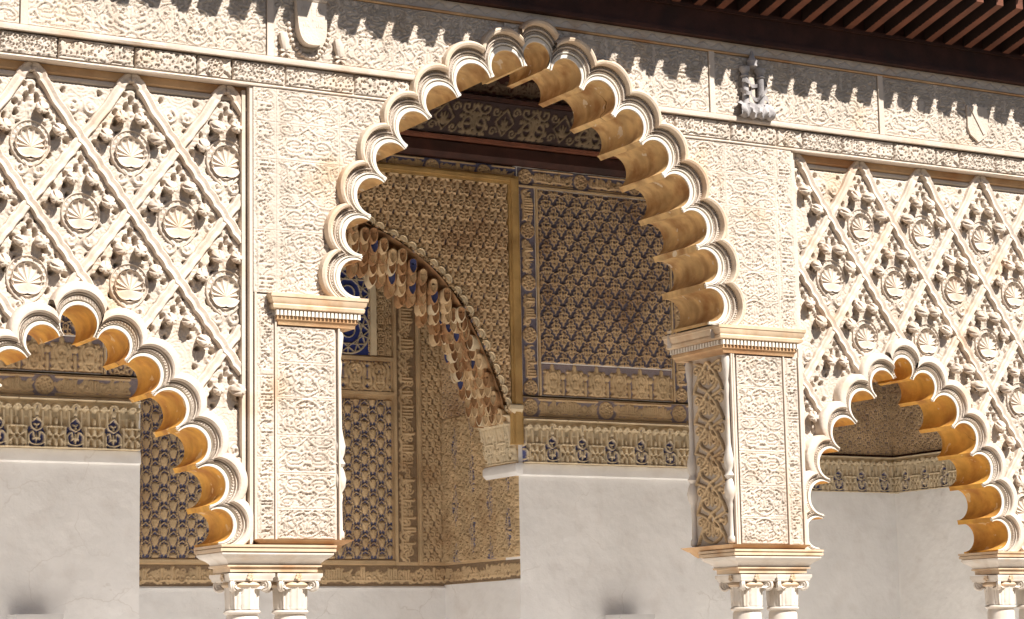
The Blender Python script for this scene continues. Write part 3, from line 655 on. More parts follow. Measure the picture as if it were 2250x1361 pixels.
def lattice(label, x0, x1, xa, sp, arch, z_top=6.395, z_bot=2.74):
    """xa: x of one apex of the top row, sp: cell width"""
    t = thing('lattice_wall', label, 'carved wall', ((x0 + x1) / 2, .1, z_bot), 'lattice carved wall sections over the side arches')
    dz = .525; za = 6.365; hd = sp / 2
    C = cell_tile(sp, 2 * dz); ny, nx = C.shape; step = .0085
    NX, NZ = int((x1 - x0) / step), int((z_top - z_bot) / step)
    X, Z = np.meshgrid(np.linspace(x0, x1, NX), np.linspace(z_bot, z_top, NZ))
    I = np.floor(((X - xa) / sp + .5) % 1 * nx).astype(int) % nx; J = np.floor(((Z - za) / (2 * dz)) % 1 * ny).astype(int) % ny
    H = smooth2(C[J, I]); k = ~arch.inside(X, Z, .10)
    top = np.clip((Z - (z_top - .13)) / .02, 0, 1); H = np.maximum(H * (1 - top), top * .75)
    H = np.where(np.abs(Z - (z_top - .06)) < .012, .35, H)
    
    relief('leaf_relief', t, (x0, .172, z_bot), (x1 - x0, 0, 0), (0, 0, z_top - z_bot), NF, H, .10, 'stucco', k, wob=.004)
    for xe, sg in ((x0, 1), (x1, -1)):
        xs = sorted((xe, xe + sg * .028)); b = MB(); b.box(xs[0], xs[1], .0, .22, z_bot, z_top); b.build('edge_moulding', 'stucco_plain', t)
        xs = sorted((xe + sg * .045, xe + sg * .075)); b = MB(); b.box(xs[0], xs[1], .045, .2, z_bot, z_top - .03); b.build('edge_moulding', 'stucco_plain', t)
    b = MB(); b.stack([(x0, x1, .11, .22, z_top - .075), (x0, x1, .082, .22, z_top - .055), (x0, x1, .075, .22, z_top - .0)]); b.build('head_moulding', 'stucco_brown', t)
    def keep(x, z):
        return x0 + .05 < x < x1 - .05 and z > z_bot and not arch.inside(np.array([x]), np.array([z]), .15)[0]
    a = WP[t]
    for row in range(0, 8):
        zn = za - row * dz
        j0 = int(math.floor((x0 - xa) / sp)) - 1; j1 = int(math.ceil((x1 - xa) / sp)) + 1
        for j in range(j0, j1 + 1):
            xn = xa + j * sp + (hd if row % 2 else 0)
            for sg in (-1, 1):
                P = rib_path((xn, zn), (xn + sg * hd, zn - dz))
                if row == 0:
                    Q = cat([(0, .0), (.040, -.014), (.078, -.065), (.115, -.135), (hd * .62, -dz * .62), (hd * .82, -dz * .82), (hd, -dz)], 7); P = []
                    for i, q in enumerate(Q):
                        d = np.array(Q[min(i + 1, len(Q) - 1)]) - np.array(Q[max(i - 1, 0)]); nn = np.array((-d[1], d[0])); nn /= np.linalg.norm(nn)
                        if i == 0: nn = np.array((0, 1.))
                        P.append((np.array((xn + sg * q[0], zn + q[1])), np.array((sg * nn[0], nn[1])), i / (len(Q) - 1)))
                V, Fc = rib_mesh(P, .082, .12, .050 if sg > 0 else .055, 5, keep)
                if len(Fc) > 8: lnk('rib', mk('rib', [Vector(v) - a for v in V], Fc, 'stucco_plain', 28), t, a)
            def ok(x, z, m=.03): return x0 + .05 + m < x < x1 - .05 - m and z > z_bot + .1 and not arch.inside(np.array([x]), np.array([z]), .19 + m)[0]
            if ok(xn, zn - .585, .07):
                jit = random.uniform(-.008, .008); sc = random.uniform(.95, 1.05)
                r = lnk('shell_medallion', RIM, t, (xn + jit, .090, zn - .585), sc=(sc, 1, sc)); s_ = lnk('shell', SHELL, r, (xn + jit, .084, zn - .585))
            for bx, bz in ((-.078, -.315), (.078, -.315), (-.205, -.475), (.205, -.475)):
                if ok(xn + bx, zn + bz) and random.random() > .035:            # a few have broken off
                    lnk('boss', BOSS, t, (xn + bx + random.uniform(-.008, .008), .054, zn + bz + random.uniform(-.008, .008)), rot=(random.uniform(-.15, .15), random.uniform(-1, 1), random.uniform(-.25, .25)))
    return t
lattice('lattice carved wall section with larger cells over the left arch', XL, 0., -.198, .80, A_LEFT)
lattice('lattice carved wall section with smaller cells over the right arch', 5.38, XR, 5.49, .752, A_RIGHT)
# ---------------------------------------------------------------- piers, cornices, imposts, columns
def baluster_prof(h):
    P = [(.030, 0), (.040, .01), (.040, .05), (.026, .07), (.024, .28), (.030, .33), (.024, .36), (.050, .40), (.058, .46), (.044, .52), (.030, .55), (.052, .58), (.030, .62), (.046, .66), (.054, .72), (.036, .80), (.026, .86), (.022, 1.25), (.030, 1.36), (.022, 1.40), (.034, 1.48), (.044, 1.58), (.034, 1.62)]
    return [(r, z * h / 1.62) for r, z in P]
def interlace(cv, w, h, k=1.):
    n = max(1, round(h / (w * .62))); hh = h / n
    for q in range(n):
        z = -h / 2 + hh * (q + .5)
        for m in (1, -1):
            cv.stroke(cat([(0, z - hh / 2), (m * w * .26, z - hh * .3), (m * w * .30, z), (m * w * .12, z + hh * .3), (0, z + hh / 2)]), .014 * k, 1., 2)
            cv.stroke(cat([(m * w * .48, z - hh / 2), (m * w * .34, z - hh * .1), (m * w * .12, z + hh * .05), (m * w * .10, z + hh * .3), (m * w * .42, z + hh / 2)]), .013 * k, .95, 2)
            cv.stroke(spiral((m * w * .16, z - hh * .12), w * .10, 1., 1.2, m), .010 * k, .8); cv.stroke(spiral((m * w * .38, z + hh * .22), w * .09, 2., 1.2, -m), .010 * k, .8)
            cv.leaf((m * w * .2, z + hh * .1), (m * w * .34, z + hh * .3), .022 * k, .2 * m, .7)
        cv.leaf((0, z - hh * .25), (0, z + hh * .25), .02 * k, 0, .8)
    return cv
def pier(label, x0, x1, flip):
    """x0..x1 front; the strip of letters lies on the side away from the great arch; flip=1: great arch on the left"""
    t = thing('carved_pier', label, 'pier', ((x0 + x1) / 2, .3, 2.775), 'carved piers of the great arch')
    z0, z1 = 2.777, 4.47
    b = MB(); b.box(x0 + .006, x1 - .006, .008, .63, z0, 4.722); b.build('pier_core', 'stucco', t)
    s0, s1 = (x0 + .03, x0 + .175) if not flip else (x1 - .175, x1 - .03)
    c0, c1 = (x0 + .20, x1 - .045) if not flip else (x0 + .075, x1 - .20)
    zz = [2.785, 3.02, 3.30, 3.60, 3.90, 4.18, 4.465]
    for i in range(6): block('carved_block', t, c0 + G * .5, c1 - G * .5, zz[i], zz[i + 1], i * 3 + flip, 'arab', amp=.02, y=.004)
    for i in range(3): block('inscription_strip', t, s0, s1, z0 + i * (.563 if flip else .645), z0 + i * (.563 if flip else .645) + (.5625 if flip else .6445), 40 + i + flip * 9, 'scriptv', amp=.018, y=.004)
    for xa, wd in ((x0 + .006, .016), (x1 - .022, .016), ((s1 + c0) / 2 - .008, .014) if not flip else ((c1 + s0) / 2 - .007, .014)):
        b = MB(); b.box(xa, xa + wd, -.022, .03, z0, 4.722 if (xa < .2) else z1); b.build('edge_strip', 'stucco_plain', t)
    if flip:
        b = MB(); b.box(x0 + .03, x0 + .046, -.018, .03, z0, z1); b.build('edge_strip', 'stucco_plain', t)
    xs = x0 if flip else x1; sg = -1 if flip else 1
    cv = interlace(Cv(.46, z1 - z0 - .05, .008), .46, z1 - z0 - .05)
    H = cv.H
    relief('side_panel', t, (xs + sg * .0, .095, z0 + .02), (0, .46, 0), (0, 0, z1 - z0 - .05), (sg, 0, 0), H, .03, 'tan_plain', paint=np.clip((.25 - H) * 8, 0, 1), base=-.008)
    for yy in (.035, .605):
        m = MB().lathe(baluster_prof(z1 - z0 - .02), 14); m.build('baluster', 'marble', t, pos=(xs + sg * .004, yy, z0 + .01), smooth=50)
    return t
pier('carved white pier left of the great arch', 0., .755, 0)
pier('carved white pier right of the great arch, brown panel on its side', 4.60, 5.38, 1)
def cornice(label, x0, x1):
    t = thing('impost_cornice', label, 'cornice', ((x0 + x1) / 2, .3, 4.47), 'dentil cornices at the springing of the great arch')
    def st(L): return [(x0 + (1 - k) * .10, x1 - (1 - k) * .10, -.10 + (1 - k) * .085, .80 - (1 - k) * .08, z) for k, z in L]
    MB().stack(st([(.1, 4.475), (.15, 4.50), (.32, 4.515), (.32, 4.535)])).build('lower_moulding', 'stucco_brown', t)
    MB().stack(st([(.25, 4.536), (.25, 4.590)])).build('dentil_bed', 'stucco_brown', t)
    b = MB(); n = 22; xa, xb = x0 + .052, x1 - .052; yf = -.10 + .75 * .085
    for i in range(n): x = xa + (xb - xa) * (i + .5) / n; b.box(x - .011, x + .011, yf - .030, yf + .005, 4.545, 4.585)
    for xe, sg in ((x0 + .075, -1), (x1 - .075, 1)):
        for i in range(18): y = -.02 + .78 * (i + .5) / 18; b.box(min(xe, xe + sg * .028), max(xe, xe + sg * .028), y - .012, y + .012, 4.545, 4.585)
    tag(b.build('dentil_course', 'fillet', t, smooth=0), kind='stuff')
    MB().stack(st([(.5, 4.591), (.72, 4.60), (.78, 4.625), (.70, 4.634), (.72, 4.64), (.86, 4.655), (.92, 4.685), (1.0, 4.69), (1.0, 4.716), (.9, 4.718)])).build('upper_moulding', 'impost', t)
cornice('brown dentil cornice on top of the left pier', .115, .97)
cornice('brown dentil cornice on top of the right pier', 4.435, 5.40)
def impost(label, xc, hw, slab=None):
    t = thing('impost_block', label, 'impost', (xc, .25, 2.53), 'moulded impost blocks over the paired capitals')
    def st(L): return [(xc - hw * k, xc + hw * k, .03 - e, .37 + e, z) for k, e, z in L]
    MB().stack(st([(.76, .0, 2.527), (.76, .0, 2.562), (.82, .02, 2.568), (.82, .02, 2.582)])).build('neck_moulding', 'impost', t)
    MB().stack(st([(.80, .01, 2.583), (.815, .02, 2.60), (.86, .045, 2.622), (.93, .075, 2.640), (.965, .09, 2.660), (.97, .09, 2.672)])).build('cyma_moulding', 'marble', t)
    MB().stack(st([(.95, .08, 2.673), (.95, .08, 2.679), (1., .10, 2.682), (1., .10, 2.704), (.97, .09, 2.708), (1.0, .11, 2.716), (1.0, .11, 2.733)])).build('top_fillet', 'impost', t)
    if slab:
        a, c = slab
        MB().stack([(a + .12, c - .12, -.0, .62, 2.684), (a + .10, c - .10, -.01, .64, 2.70), (a + .06, c - .07, -.02, .66, 2.734), (a + .04, c - .055, -.03, .67, 2.742), (a + .01, c - .01, -.075, .71, 2.768), (a, c, -.085, .72, 2.776)]).build('pier_slab', 'stucco_brown', t)
impost('moulded cream impost under the left pier', .19, .49, (.0, .83))
impost('moulded cream impost under the right pier', 5.03, .49, (4.51, 5.38))
impost('moulded cream impost at the far right edge', 8.02, .43)

def capital_parts():
    D = {}
    D['astragal'] = MB().lathe([(.12, 0), (.138, .004), (.146, .018), (.138, .032), (.124, .038)], 28).mesh('astragal', 'marble', 50)
    b = MB().lathe([(.118, .036), (.12, .06), (.122, .13), (.13, .18), (.145, .215)], 28)
    D['bell'] = b.mesh('bell', 'marble', 50)
    def blade(nm, lip, wk):                                      # acanthus blade on the -y side
      b = MB(); V = []; Fc = []; nu, nv = 11, 12
      for j in range(nv + 1):
        v = j / nv; wd = wk * math.sin(PI * (.25 + .66 * v)) ** .6 * (1 + .14 * math.cos(j * 2.6)); out = .128 + .014 * v + lip * max(0, v - .66) ** 1.4
        z = .04 + .185 * math.sin(min(1, v / .9) * PI / 2) - lip * .12 * max(0, v - .85)
        for i in range(nu):
            u = (i / (nu - 1) - .5) * 2; a = u * wd / .13; rr = out + .012 * (1 - u * u) - .018 * abs(math.sin(u * PI * 2)) * (.5 + v * .5)
            V.append((rr * math.sin(a), -rr * math.cos(a), z - .03 * abs(u) * v))
      for j in range(nv):
        for i in range(nu - 1): Fc.append((j * nu + i, j * nu + i + 1, j * nu + nu + i + 1, j * nu + nu + i))
      b.add(V, Fc); return b.mesh(nm, 'marble', 40)
    D['leaf'] = blade('acanthus_leaf', .02, .092); D['leaf2'] = blade('acanthus_leaf', .26, .062)
    b = MB(); b.tube([(r * math.cos(a), 0, r * math.sin(a)) for r, a in [(.050 * (1 - k / 30), -k * .48 + PI / 2) for k in range(28)]], [.013 * (1 - k / 50) for k in range(28)], 8)
    n = 20
    for yy in (-.020, .020): pass
    V = [(0, -.014, 0), (0, .014, 0)] + [(.046 * math.cos(2 * PI * k / n), -.014, .046 * math.sin(2 * PI * k / n)) for k in range(n)] + [(.046 * math.cos(2 * PI * k / n), .014, .046 * math.sin(2 * PI * k / n)) for k in range(n)]
    Fc = [(0, 2 + k, 2 + (k + 1) % n) for k in range(n)] + [(1, 2 + n + (k + 1) % n, 2 + n + k) for k in range(n)] + [(2 + k, 2 + n + k, 2 + n + (k + 1) % n, 2 + (k + 1) % n) for k in range(n)]
    b.add(V, Fc)
    for sy in (-1, 1): b.tube([(r * math.cos(a), sy * .016, r * math.sin(a)) for r, a in [(.047 * (1 - k / 30), -k * .48 + PI / 2) for k in range(28)]], .006, 6)
    D['volute'] = b.mesh('volute', 'marble', 50)
    b = MB(); poly = []                                          # concave-sided abacus
    for s in range(4):
        a0 = -PI / 4 - PI / 2 + s * PI / 2
        for k in range(9):
            t = k / 8; x = (-1 + 2 * t) * .195; y = -.195 + .035 * math.sin(PI * t); ca, sa = math.cos(s * PI / 2), math.sin(s * PI / 2); poly.append((x * ca - y * sa, x * sa + y * ca))
    lo = [(.86, .252), (.93, .262), (.93, .275), (1.0, .29), (1.0, .316)]; V = []; Fc = []; n = len(poly)
    for k, z in lo: V += [(x * k, y * k, z) for x, y in poly]
    for i in range(len(lo) - 1):
        for j in range(n): Fc.append((i * n + j, i * n + (j + 1) % n, i * n + n + (j + 1) % n, i * n + n + j))
    Fc += [tuple(range(n))[::-1], tuple(len(V) - n + j for j in range(n))]; b.add(V, Fc); D['abacus'] = b.mesh('abacus', 'marble', 40)
    D['echinus'] = MB().lathe([(.125, .205), (.150, .212), (.162, .228), (.155, .245), (.14, .254)], 24).mesh('echinus', 'impost', 50)
    b = MB(); b.lathe([(.0, -.008), (.012, -.012), (.014, 0), (.0, .006)], 8, cap=False)
    for k in range(5): a = 2 * PI * k / 5; b.lathe([(.002, -.006), (.012, -.004), (.012, .006), (.002, .008)], 7, (.020 * math.cos(a), .020 * math.sin(a)))
    D['flower'] = b.mesh('abacus_flower', 'impost', 50)
    D['shaft'] = MB().lathe([(.13, .12), (.135, .3), (.128, 2.17), (.118, 2.2)], 32).mesh('shaft', 'marble', 60)
    D['base'] = MB().lathe([(.19, .0), (.19, .05), (.175, .06), (.165, .085), (.15, .095), (.14, .12)], 28).mesh('base', 'marble', 50)
    return D
CP = capital_parts()
def column(label, x, y=.185):
    t = thing('marble_column', label, 'column', (x, y, 0.004), 'paired white marble columns'); q = 2.2
    lnk('base', CP['base'], t, (x, y, .004)); lnk('shaft', CP['shaft'], t, (x, y, 0))
    c = lnk('capital', CP['bell'], t, (x, y, q)); lnk('astragal', CP['astragal'], c, (x, y, q)); lnk('abacus', CP['abacus'], c, (x, y, q)); lnk('echinus', CP['echinus'], c, (x, y, q))
    for k in range(8): lnk('acanthus_leaf', CP['leaf' if k % 2 == 0 else 'leaf2'], c, (x, y, q), rot=(0, 0, k * PI / 4 + random.uniform(-.04, .04)))
    for k in range(4):
        a = PI / 4 + k * PI / 2; lnk('volute', CP['volute'], c, (x + .188 * math.cos(a), y + .188 * math.sin(a), q + .222), rot=(0, 0, a))
        a = k * PI / 2; lnk('abacus_flower', CP['flower'], c, (x + .168 * math.cos(a), y + .168 * math.sin(a), q + .288), rot=(0, PI / 2, a))
column('white marble column, left one of the pair under the left pier', -.015)
column('white marble column, right one of the pair under the left pier', .395)
column('white marble column, left one of the pair under the right pier', 4.84)
column('white marble column, right one of the pair under the right pier', 5.235)
column('white marble column at the far right picture edge', 7.83)
column('white marble column cut off by the right picture edge', 8.23)

# ---------------------------------------------------------------- heraldry
sh = thing('carved_shield', 'large tilted stone shield with a collar of beads in the frieze, upper left', 'shield', (.49, 0, 6.66))
b = MB(); n = 26; out = []
for k in range(n + 1):
    t = -PI * k / n; out.append((.15 * math.copysign(abs(math.cos(t)) ** .7, math.cos(t)), -.02 + .27 * math.sin(t) * (1 + .08 * math.cos(2 * t))))
poly = [(-.155, .17), (.155, .17)] + [(x, z) for x, z in out]
V = [(x, -.10 + .10 * (z - .17) * -.35, z) for x, z in poly] + [(x, -.05 + .10 * (z - .17) * -.25, z) for x, z in poly]; m = len(poly)
V = [(x, -.115 + (z + .29) * .10, z) for x, z in poly] + [(x, -.02, z) for x, z in poly]
b.add(V, [tuple(range(m)), tuple(range(2 * m - 1, m - 1, -1))] + [(i, i + m, (i + 1) % m + m, (i + 1) % m) for i in range(m)])
b.v = [(x * .86, y, z * .86) for x, y, z in b.v]; b.build('shield_plate', 'stucco', sh, pos=(.49, 0, 7.0), smooth=30)
b = MB(); b.box(-.006, .006, -.012, .01, -.2, .13); b.box(-.125, .125, -.012, .01, -.028, -.016)
for cx_, cz_ in ((-.065, .055), (.065, .055), (-.058, -.09), (.058, -.09)):
    b.box(cx_ - .028, cx_ + .028, -.013, .012, cz_ - .03, cz_ + .012)
    for k in (-1, 0, 1): b.box(cx_ + k * .02 - .007, cx_ + k * .02 + .007, -.015, .012, cz_ + .012, cz_ + (.045 if k == 0 else .03))
b.v = [(x, y - .10 + (z + .25) * .10, z) for x, y, z in b.v]; b.build('quarter_charges', 'stucco', sh, pos=(.49, 0, 7.0))
b = MB(); bead = MB().lathe([(.004, -.02), (.014, -.012), (.017, 0), (.014, .012), (.004, .02)], 8).mesh('collar_bead', 'stucco_plain', 60)
for k in range(19):
    t = -PI * (.04 + .92 * k / 18); lnk('collar_bead', bead, sh, (.49 + .185 * math.cos(t), -.022, 6.985 + .30 * math.sin(t)), rot=(0, t, 0))
b = MB(); b.stack([(.36, .62, -.075, .0, 7.145), (.35, .63, -.085, .0, 7.165), (.36, .62, -.075, .0, 7.18)])
for k in range(5): b.prism([(.365 + k * .052, 7.18), (.39 + k * .052, 7.235), (.415 + k * .052, 7.18)], -.07, -.02)
b.build('crown', 'stucco', sh)
for xc in (.245, .735):
    b = MB(); b.tube([(xc, -.03, 6.86), (xc + .015, -.035, 6.80), (xc + .03, -.03, 6.72)], [.03, .045, .03], 10); b.box(xc - .02, xc + .075, -.05, .0, 6.705, 6.722)
    b.tube([(xc - .01, -.035, 6.665), (xc + .03, -.03, 6.70)], .012, 7); b.tube([(xc + .075, -.035, 6.665), (xc + .03, -.03, 6.70)], .012, 7); b.build('side_ornament', 'stucco_plain', sh)
em = thing('pillar_emblem', 'grey weathered emblem of two crowned pillars wound with a ribbon, right of the great arch', 'emblem', (4.94, 0, 6.64))
b = MB(); nx = 26; V = []; Fc = []
for j, (z, d) in enumerate([(6.640, .02), (6.650, .10), (6.685, .125), (6.72, .12), (6.755, .10), (6.79, .05)]):
    for i in range(nx + 1):
        t = i / nx; V.append((4.76 + .37 * t, -d - .016 * math.sin(t * 30 + j * 1.9) * (0 < j < 5), z + .012 * math.sin(t * 24 + j)))
for j in range(5):
    for i in range(nx): Fc.append((j * nx + j + i, j * nx + j + i + 1, j * nx + j + nx + 2 + i, j * nx + j + nx + 1 + i))
b.add(V, Fc); b.build('wave_base', 'grey', em, smooth=60); MB().box(4.90, 4.965, -.045, .0, 6.79, 7.03).build('centre_slab', 'stucco', em)
for xc in (4.845, 5.02):
    b = MB().lathe([(.040, 6.77), (.034, 6.79), (.031, 7.02)], 14, (xc, -.06)); b.build('pillar', 'grey', em)
    b = MB().lathe([(.032, 7.02), (.044, 7.03), (.032, 7.045), (.034, 7.06), (.052, 7.09), (.05, 7.115)], 12, (xc, -.06)); b.build('pillar_capital', 'grey', em)
b = MB(); b.lathe([(.03, 7.12), (.05, 7.13), (.045, 7.16), (.055, 7.18), (.03, 7.21), (.016, 7.26), (.008, 7.28)], 12, (4.935, -.055)); b.build('crown', 'grey', em)
def ribbon(pts, wd, par, nm):
    P = cat(pts, 8); V = []; Fc = []
    for p in P: V += [(p[0], p[1], p[2] - wd / 2), (p[0], p[1] - .006, p[2] - wd / 2), (p[0], p[1] - .006, p[2] + wd / 2), (p[0], p[1], p[2] + wd / 2)]
    for i in range(len(P) - 1):
        for j in range(4): Fc.append((i * 4 + j, i * 4 + (j + 1) % 4, i * 4 + 4 + (j + 1) % 4, i * 4 + 4 + j))
    MB().add(V, Fc).build(nm, 'grey', par, smooth=50)
ribbon([(4.795, -.05, 6.90), (4.83, -.112, 6.86), (4.88, -.10, 6.87), (4.915, -.06, 6.92), (4.93, -.04, 6.86), (4.97, -.06, 6.82), (5.0, -.112, 6.86), (5.06, -.10, 6.92), (5.09, -.05, 6.98), (5.05, -.03, 7.0)], .036, em, 'ribbon')
ribbon([(4.80, -.07, 6.99), (4.85, -.112, 6.965), (4.92, -.06, 6.945), (5.0, -.05, 6.96)], .034, em, 'ribbon')
ribbon([(5.05, -.07, 6.85), (5.09, -.06, 6.84), (5.11, -.05, 6.80), (5.09, -.03, 6.78)], .05, em, 'ribbon')
s2 = thing('carved_shield', 'small flat shield with a diagonal bar in the frieze, far right', 'shield', (7.66, 0, 6.7))
b = MB(); b.prism([(7.53, 7.06), (7.53, 6.84), (7.56, 6.77), (7.66, 6.70), (7.76, 6.77), (7.79, 6.84), (7.79, 7.06)], -.036, -.01); b.build('shield_plate', 'stucco', s2)
b = MB(); b.prism([(7.56, 7.04), (7.60, 7.05), (7.75, 6.80), (7.72, 6.78)], -.046, -.03); b.build('diagonal_bar', 'stucco_plain', s2)
# ---------------------------------------------------------------- gallery interior
YB, YI, XJ = 4.02, 5.66, 4.775                           # rear wall, inner wall of the portal, right jamb of the portal
PXL = .60
gw = thing('gallery_wall', 'white limewashed gallery wall behind the arcade with carved upper bands', 'wall', (2.7, YB, 0))
b = MB(); b.box(XJ, 6.97, YB, YB + .3, 0, 8.0); b.build('wall_core', 'dado', gw)
b = MB(); b.box(-7, PXL, YB, YB + .3, 0, 8.0); b.build('wall_core', 'dado', gw)
b = MB(); b.box(PXL, XJ, YB + .06, YB + .3, 6.62, 8.0); b.box(6.92, 6.968, YB + .301, 6.6, 0, 8.0); b.build('wall_core', 'dado', gw)
def ledge(par, x0, x1, y, m='dado'):
    b = MB(); b.stack([(x0, x1, y - .012, y + .05, 3.70), (x0, x1, y - .035, y + .05, 3.715), (x0, x1, y - .03, y + .05, 3.80), (x0, x1, y - .02, y + .05, 3.828)]); b.build('dado_ledge', m, par)
ledge(gw, XJ + .004, 6.965, YB); ledge(gw, -6, PXL - .004, YB)
def panel(nm, par, x0, x1, z0, z1, Y, H, amp, m, paint=None, edge=-.005, thr=.16, mask=None):
    if paint is None: paint = np.clip((thr - H) * 9, 0, 1)
    return relief(nm, par, (x0, Y, z0), (x1 - x0, 0, 0), (0, 0, z1 - z0), NF, H, amp, m, mask, paint, edge)
RI = .007
def tiled(w, h, tile):                                   # repeat a periodic tile over w x h
    ny, nx = tile.H.shape; NX, NY = int(w / RI), int(h / RI)
    I = (np.arange(NX) * RI / tile.dx).astype(int) % nx; J = (np.arange(NY) * RI / tile.dy).astype(int) % ny
    return tile.H[np.ix_(J, I)]
def sebka(w=.19, h=.24):
    cv = Cv(w, h, .006, True, True)
    for ox, oy in ((0, 0), (w / 2, h / 2)):
        f = lambda x, y: (ox + x * w, oy + y * h)
        for m in (1, -1):
            cv.stroke(cat([f(0, .47), f(m * .13, .36), f(m * .10, .24), f(m * .26, .16), f(m * .24, .03), f(m * .40, -.02)]), .0075, 1., 1)
            cv.stroke(spiral(f(m * .12, -.02), .026, 1. if m > 0 else PI - 1., 1.2, -m), .006, .85); cv.leaf(f(m * .03, -.24), f(m * .20, -.14), .012, .2 * m, .8); cv.leaf(f(m * .06, -.06), f(m * .13, .13), .011, -.2 * m, .8)
        cv.stroke(arc(f(0, .12), .022, 0, 2 * PI), .006, .95); cv.leaf(f(0, -.34), f(0, -.08), .013, 0, .9); cv.leaf(f(0, .18), f(0, .36), .012, 0, .8)
    return cv
def scales(w=.15, h=.27):
    cv = Cv(w, h, .0065, True, True)
    for ox, oy in ((0, 0), (w / 2, h / 2)):
        f = lambda x, y: (ox + x * w, oy + y * h)
        for m in (1, -1):
            cv.stroke(spiral(f(m * .22, .10), .045, PI / 2, 1.25, m), .013, 1.); cv.leaf(f(0, -.02), f(m * .36, -.10), .03, .25 * m, .8); cv.leaf(f(m * .05, .2), f(m * .2, .34), .022, .2 * m, .8)
        cv.leaf(f(0, -.30), f(0, -.06), .034, 0, .95); cv.disc(f(0, .16), .022, .8); cv.leaf(f(0, .24), f(0, .42), .024, 0, .9); cv.disc(f(.22, .10), .012, .5); cv.disc(f(-.22, .10), .012, .5)
    return cv
def palm(w=.20, h=.18):
    cv = Cv(w, h, .0065, True, True)
    for ox, oy in ((0, 0), (w / 2, h / 2)):
        f = lambda x, y: (ox + x * w, oy + y * h)
        cv.disc(f(0, .02), .046, .75); cv.disc(f(0, -.14), .036, .7)
        for a_ in range(12): cv.disc((f(0, 0)[0] + .064 * math.cos(a_ * PI / 6), f(0, -.03)[1] + .060 * math.sin(a_ * PI / 6)), .008, .5)
        for m in (1, -1):
            cv.leaf(f(m * .03, -.2), f(m * .20, .10), .020, .2 * m, .95); cv.leaf(f(m * .02, -.1), f(m * .10, .26), .018, .1 * m, 1.)
            cv.stroke([f(0, .5), f(m * .25, .30), f(m * .30, .0), f(m * .22, -.26), f(m * .5, -.5)], .007, .8, 1)
        cv.leaf(f(0, -.2), f(0, .3), .016, 0, 1.)
    return cv
def vegetal(w=.30, h=.36):
    cv = Cv(w, h, .0065, True, True)
    for ox, oy in ((0, 0), (w / 2, h / 2)): arabesque(cv, w * .55, h * .55, 0, ox, oy, 1.05)
    arabesque(cv, w * .5, h * .5, 1, w / 2, 0, 1.05); arabesque(cv, w * .5, h * .5, 1, 0, h / 2, 1.05)
    return cv
T_SEB, T_SCA, T_PAL, T_VEG = sebka(), scales(), palm(), vegetal()
def medallion_band(w, h, seed, pitch=.95):
    cv = Cv(w, h, .0075); x = -w / 2 + h * .5
    while x < w / 2:
        rosette(cv, (x, 0), h * .42, 8, 1.1); x1 = min(x + pitch, w / 2 + h * .4); script_band(cv, x + h * .62, x1 - h * .62, -h * .36, h * .36, seed, False, 1.1)
        for sy in (1, -1): cv.stroke([(x + h * .55, sy * h * .42), (x1 - h * .55, sy * h * .42)], .008, 1., 1)
        x = x1; seed += 1
    return smooth2(cv.H)
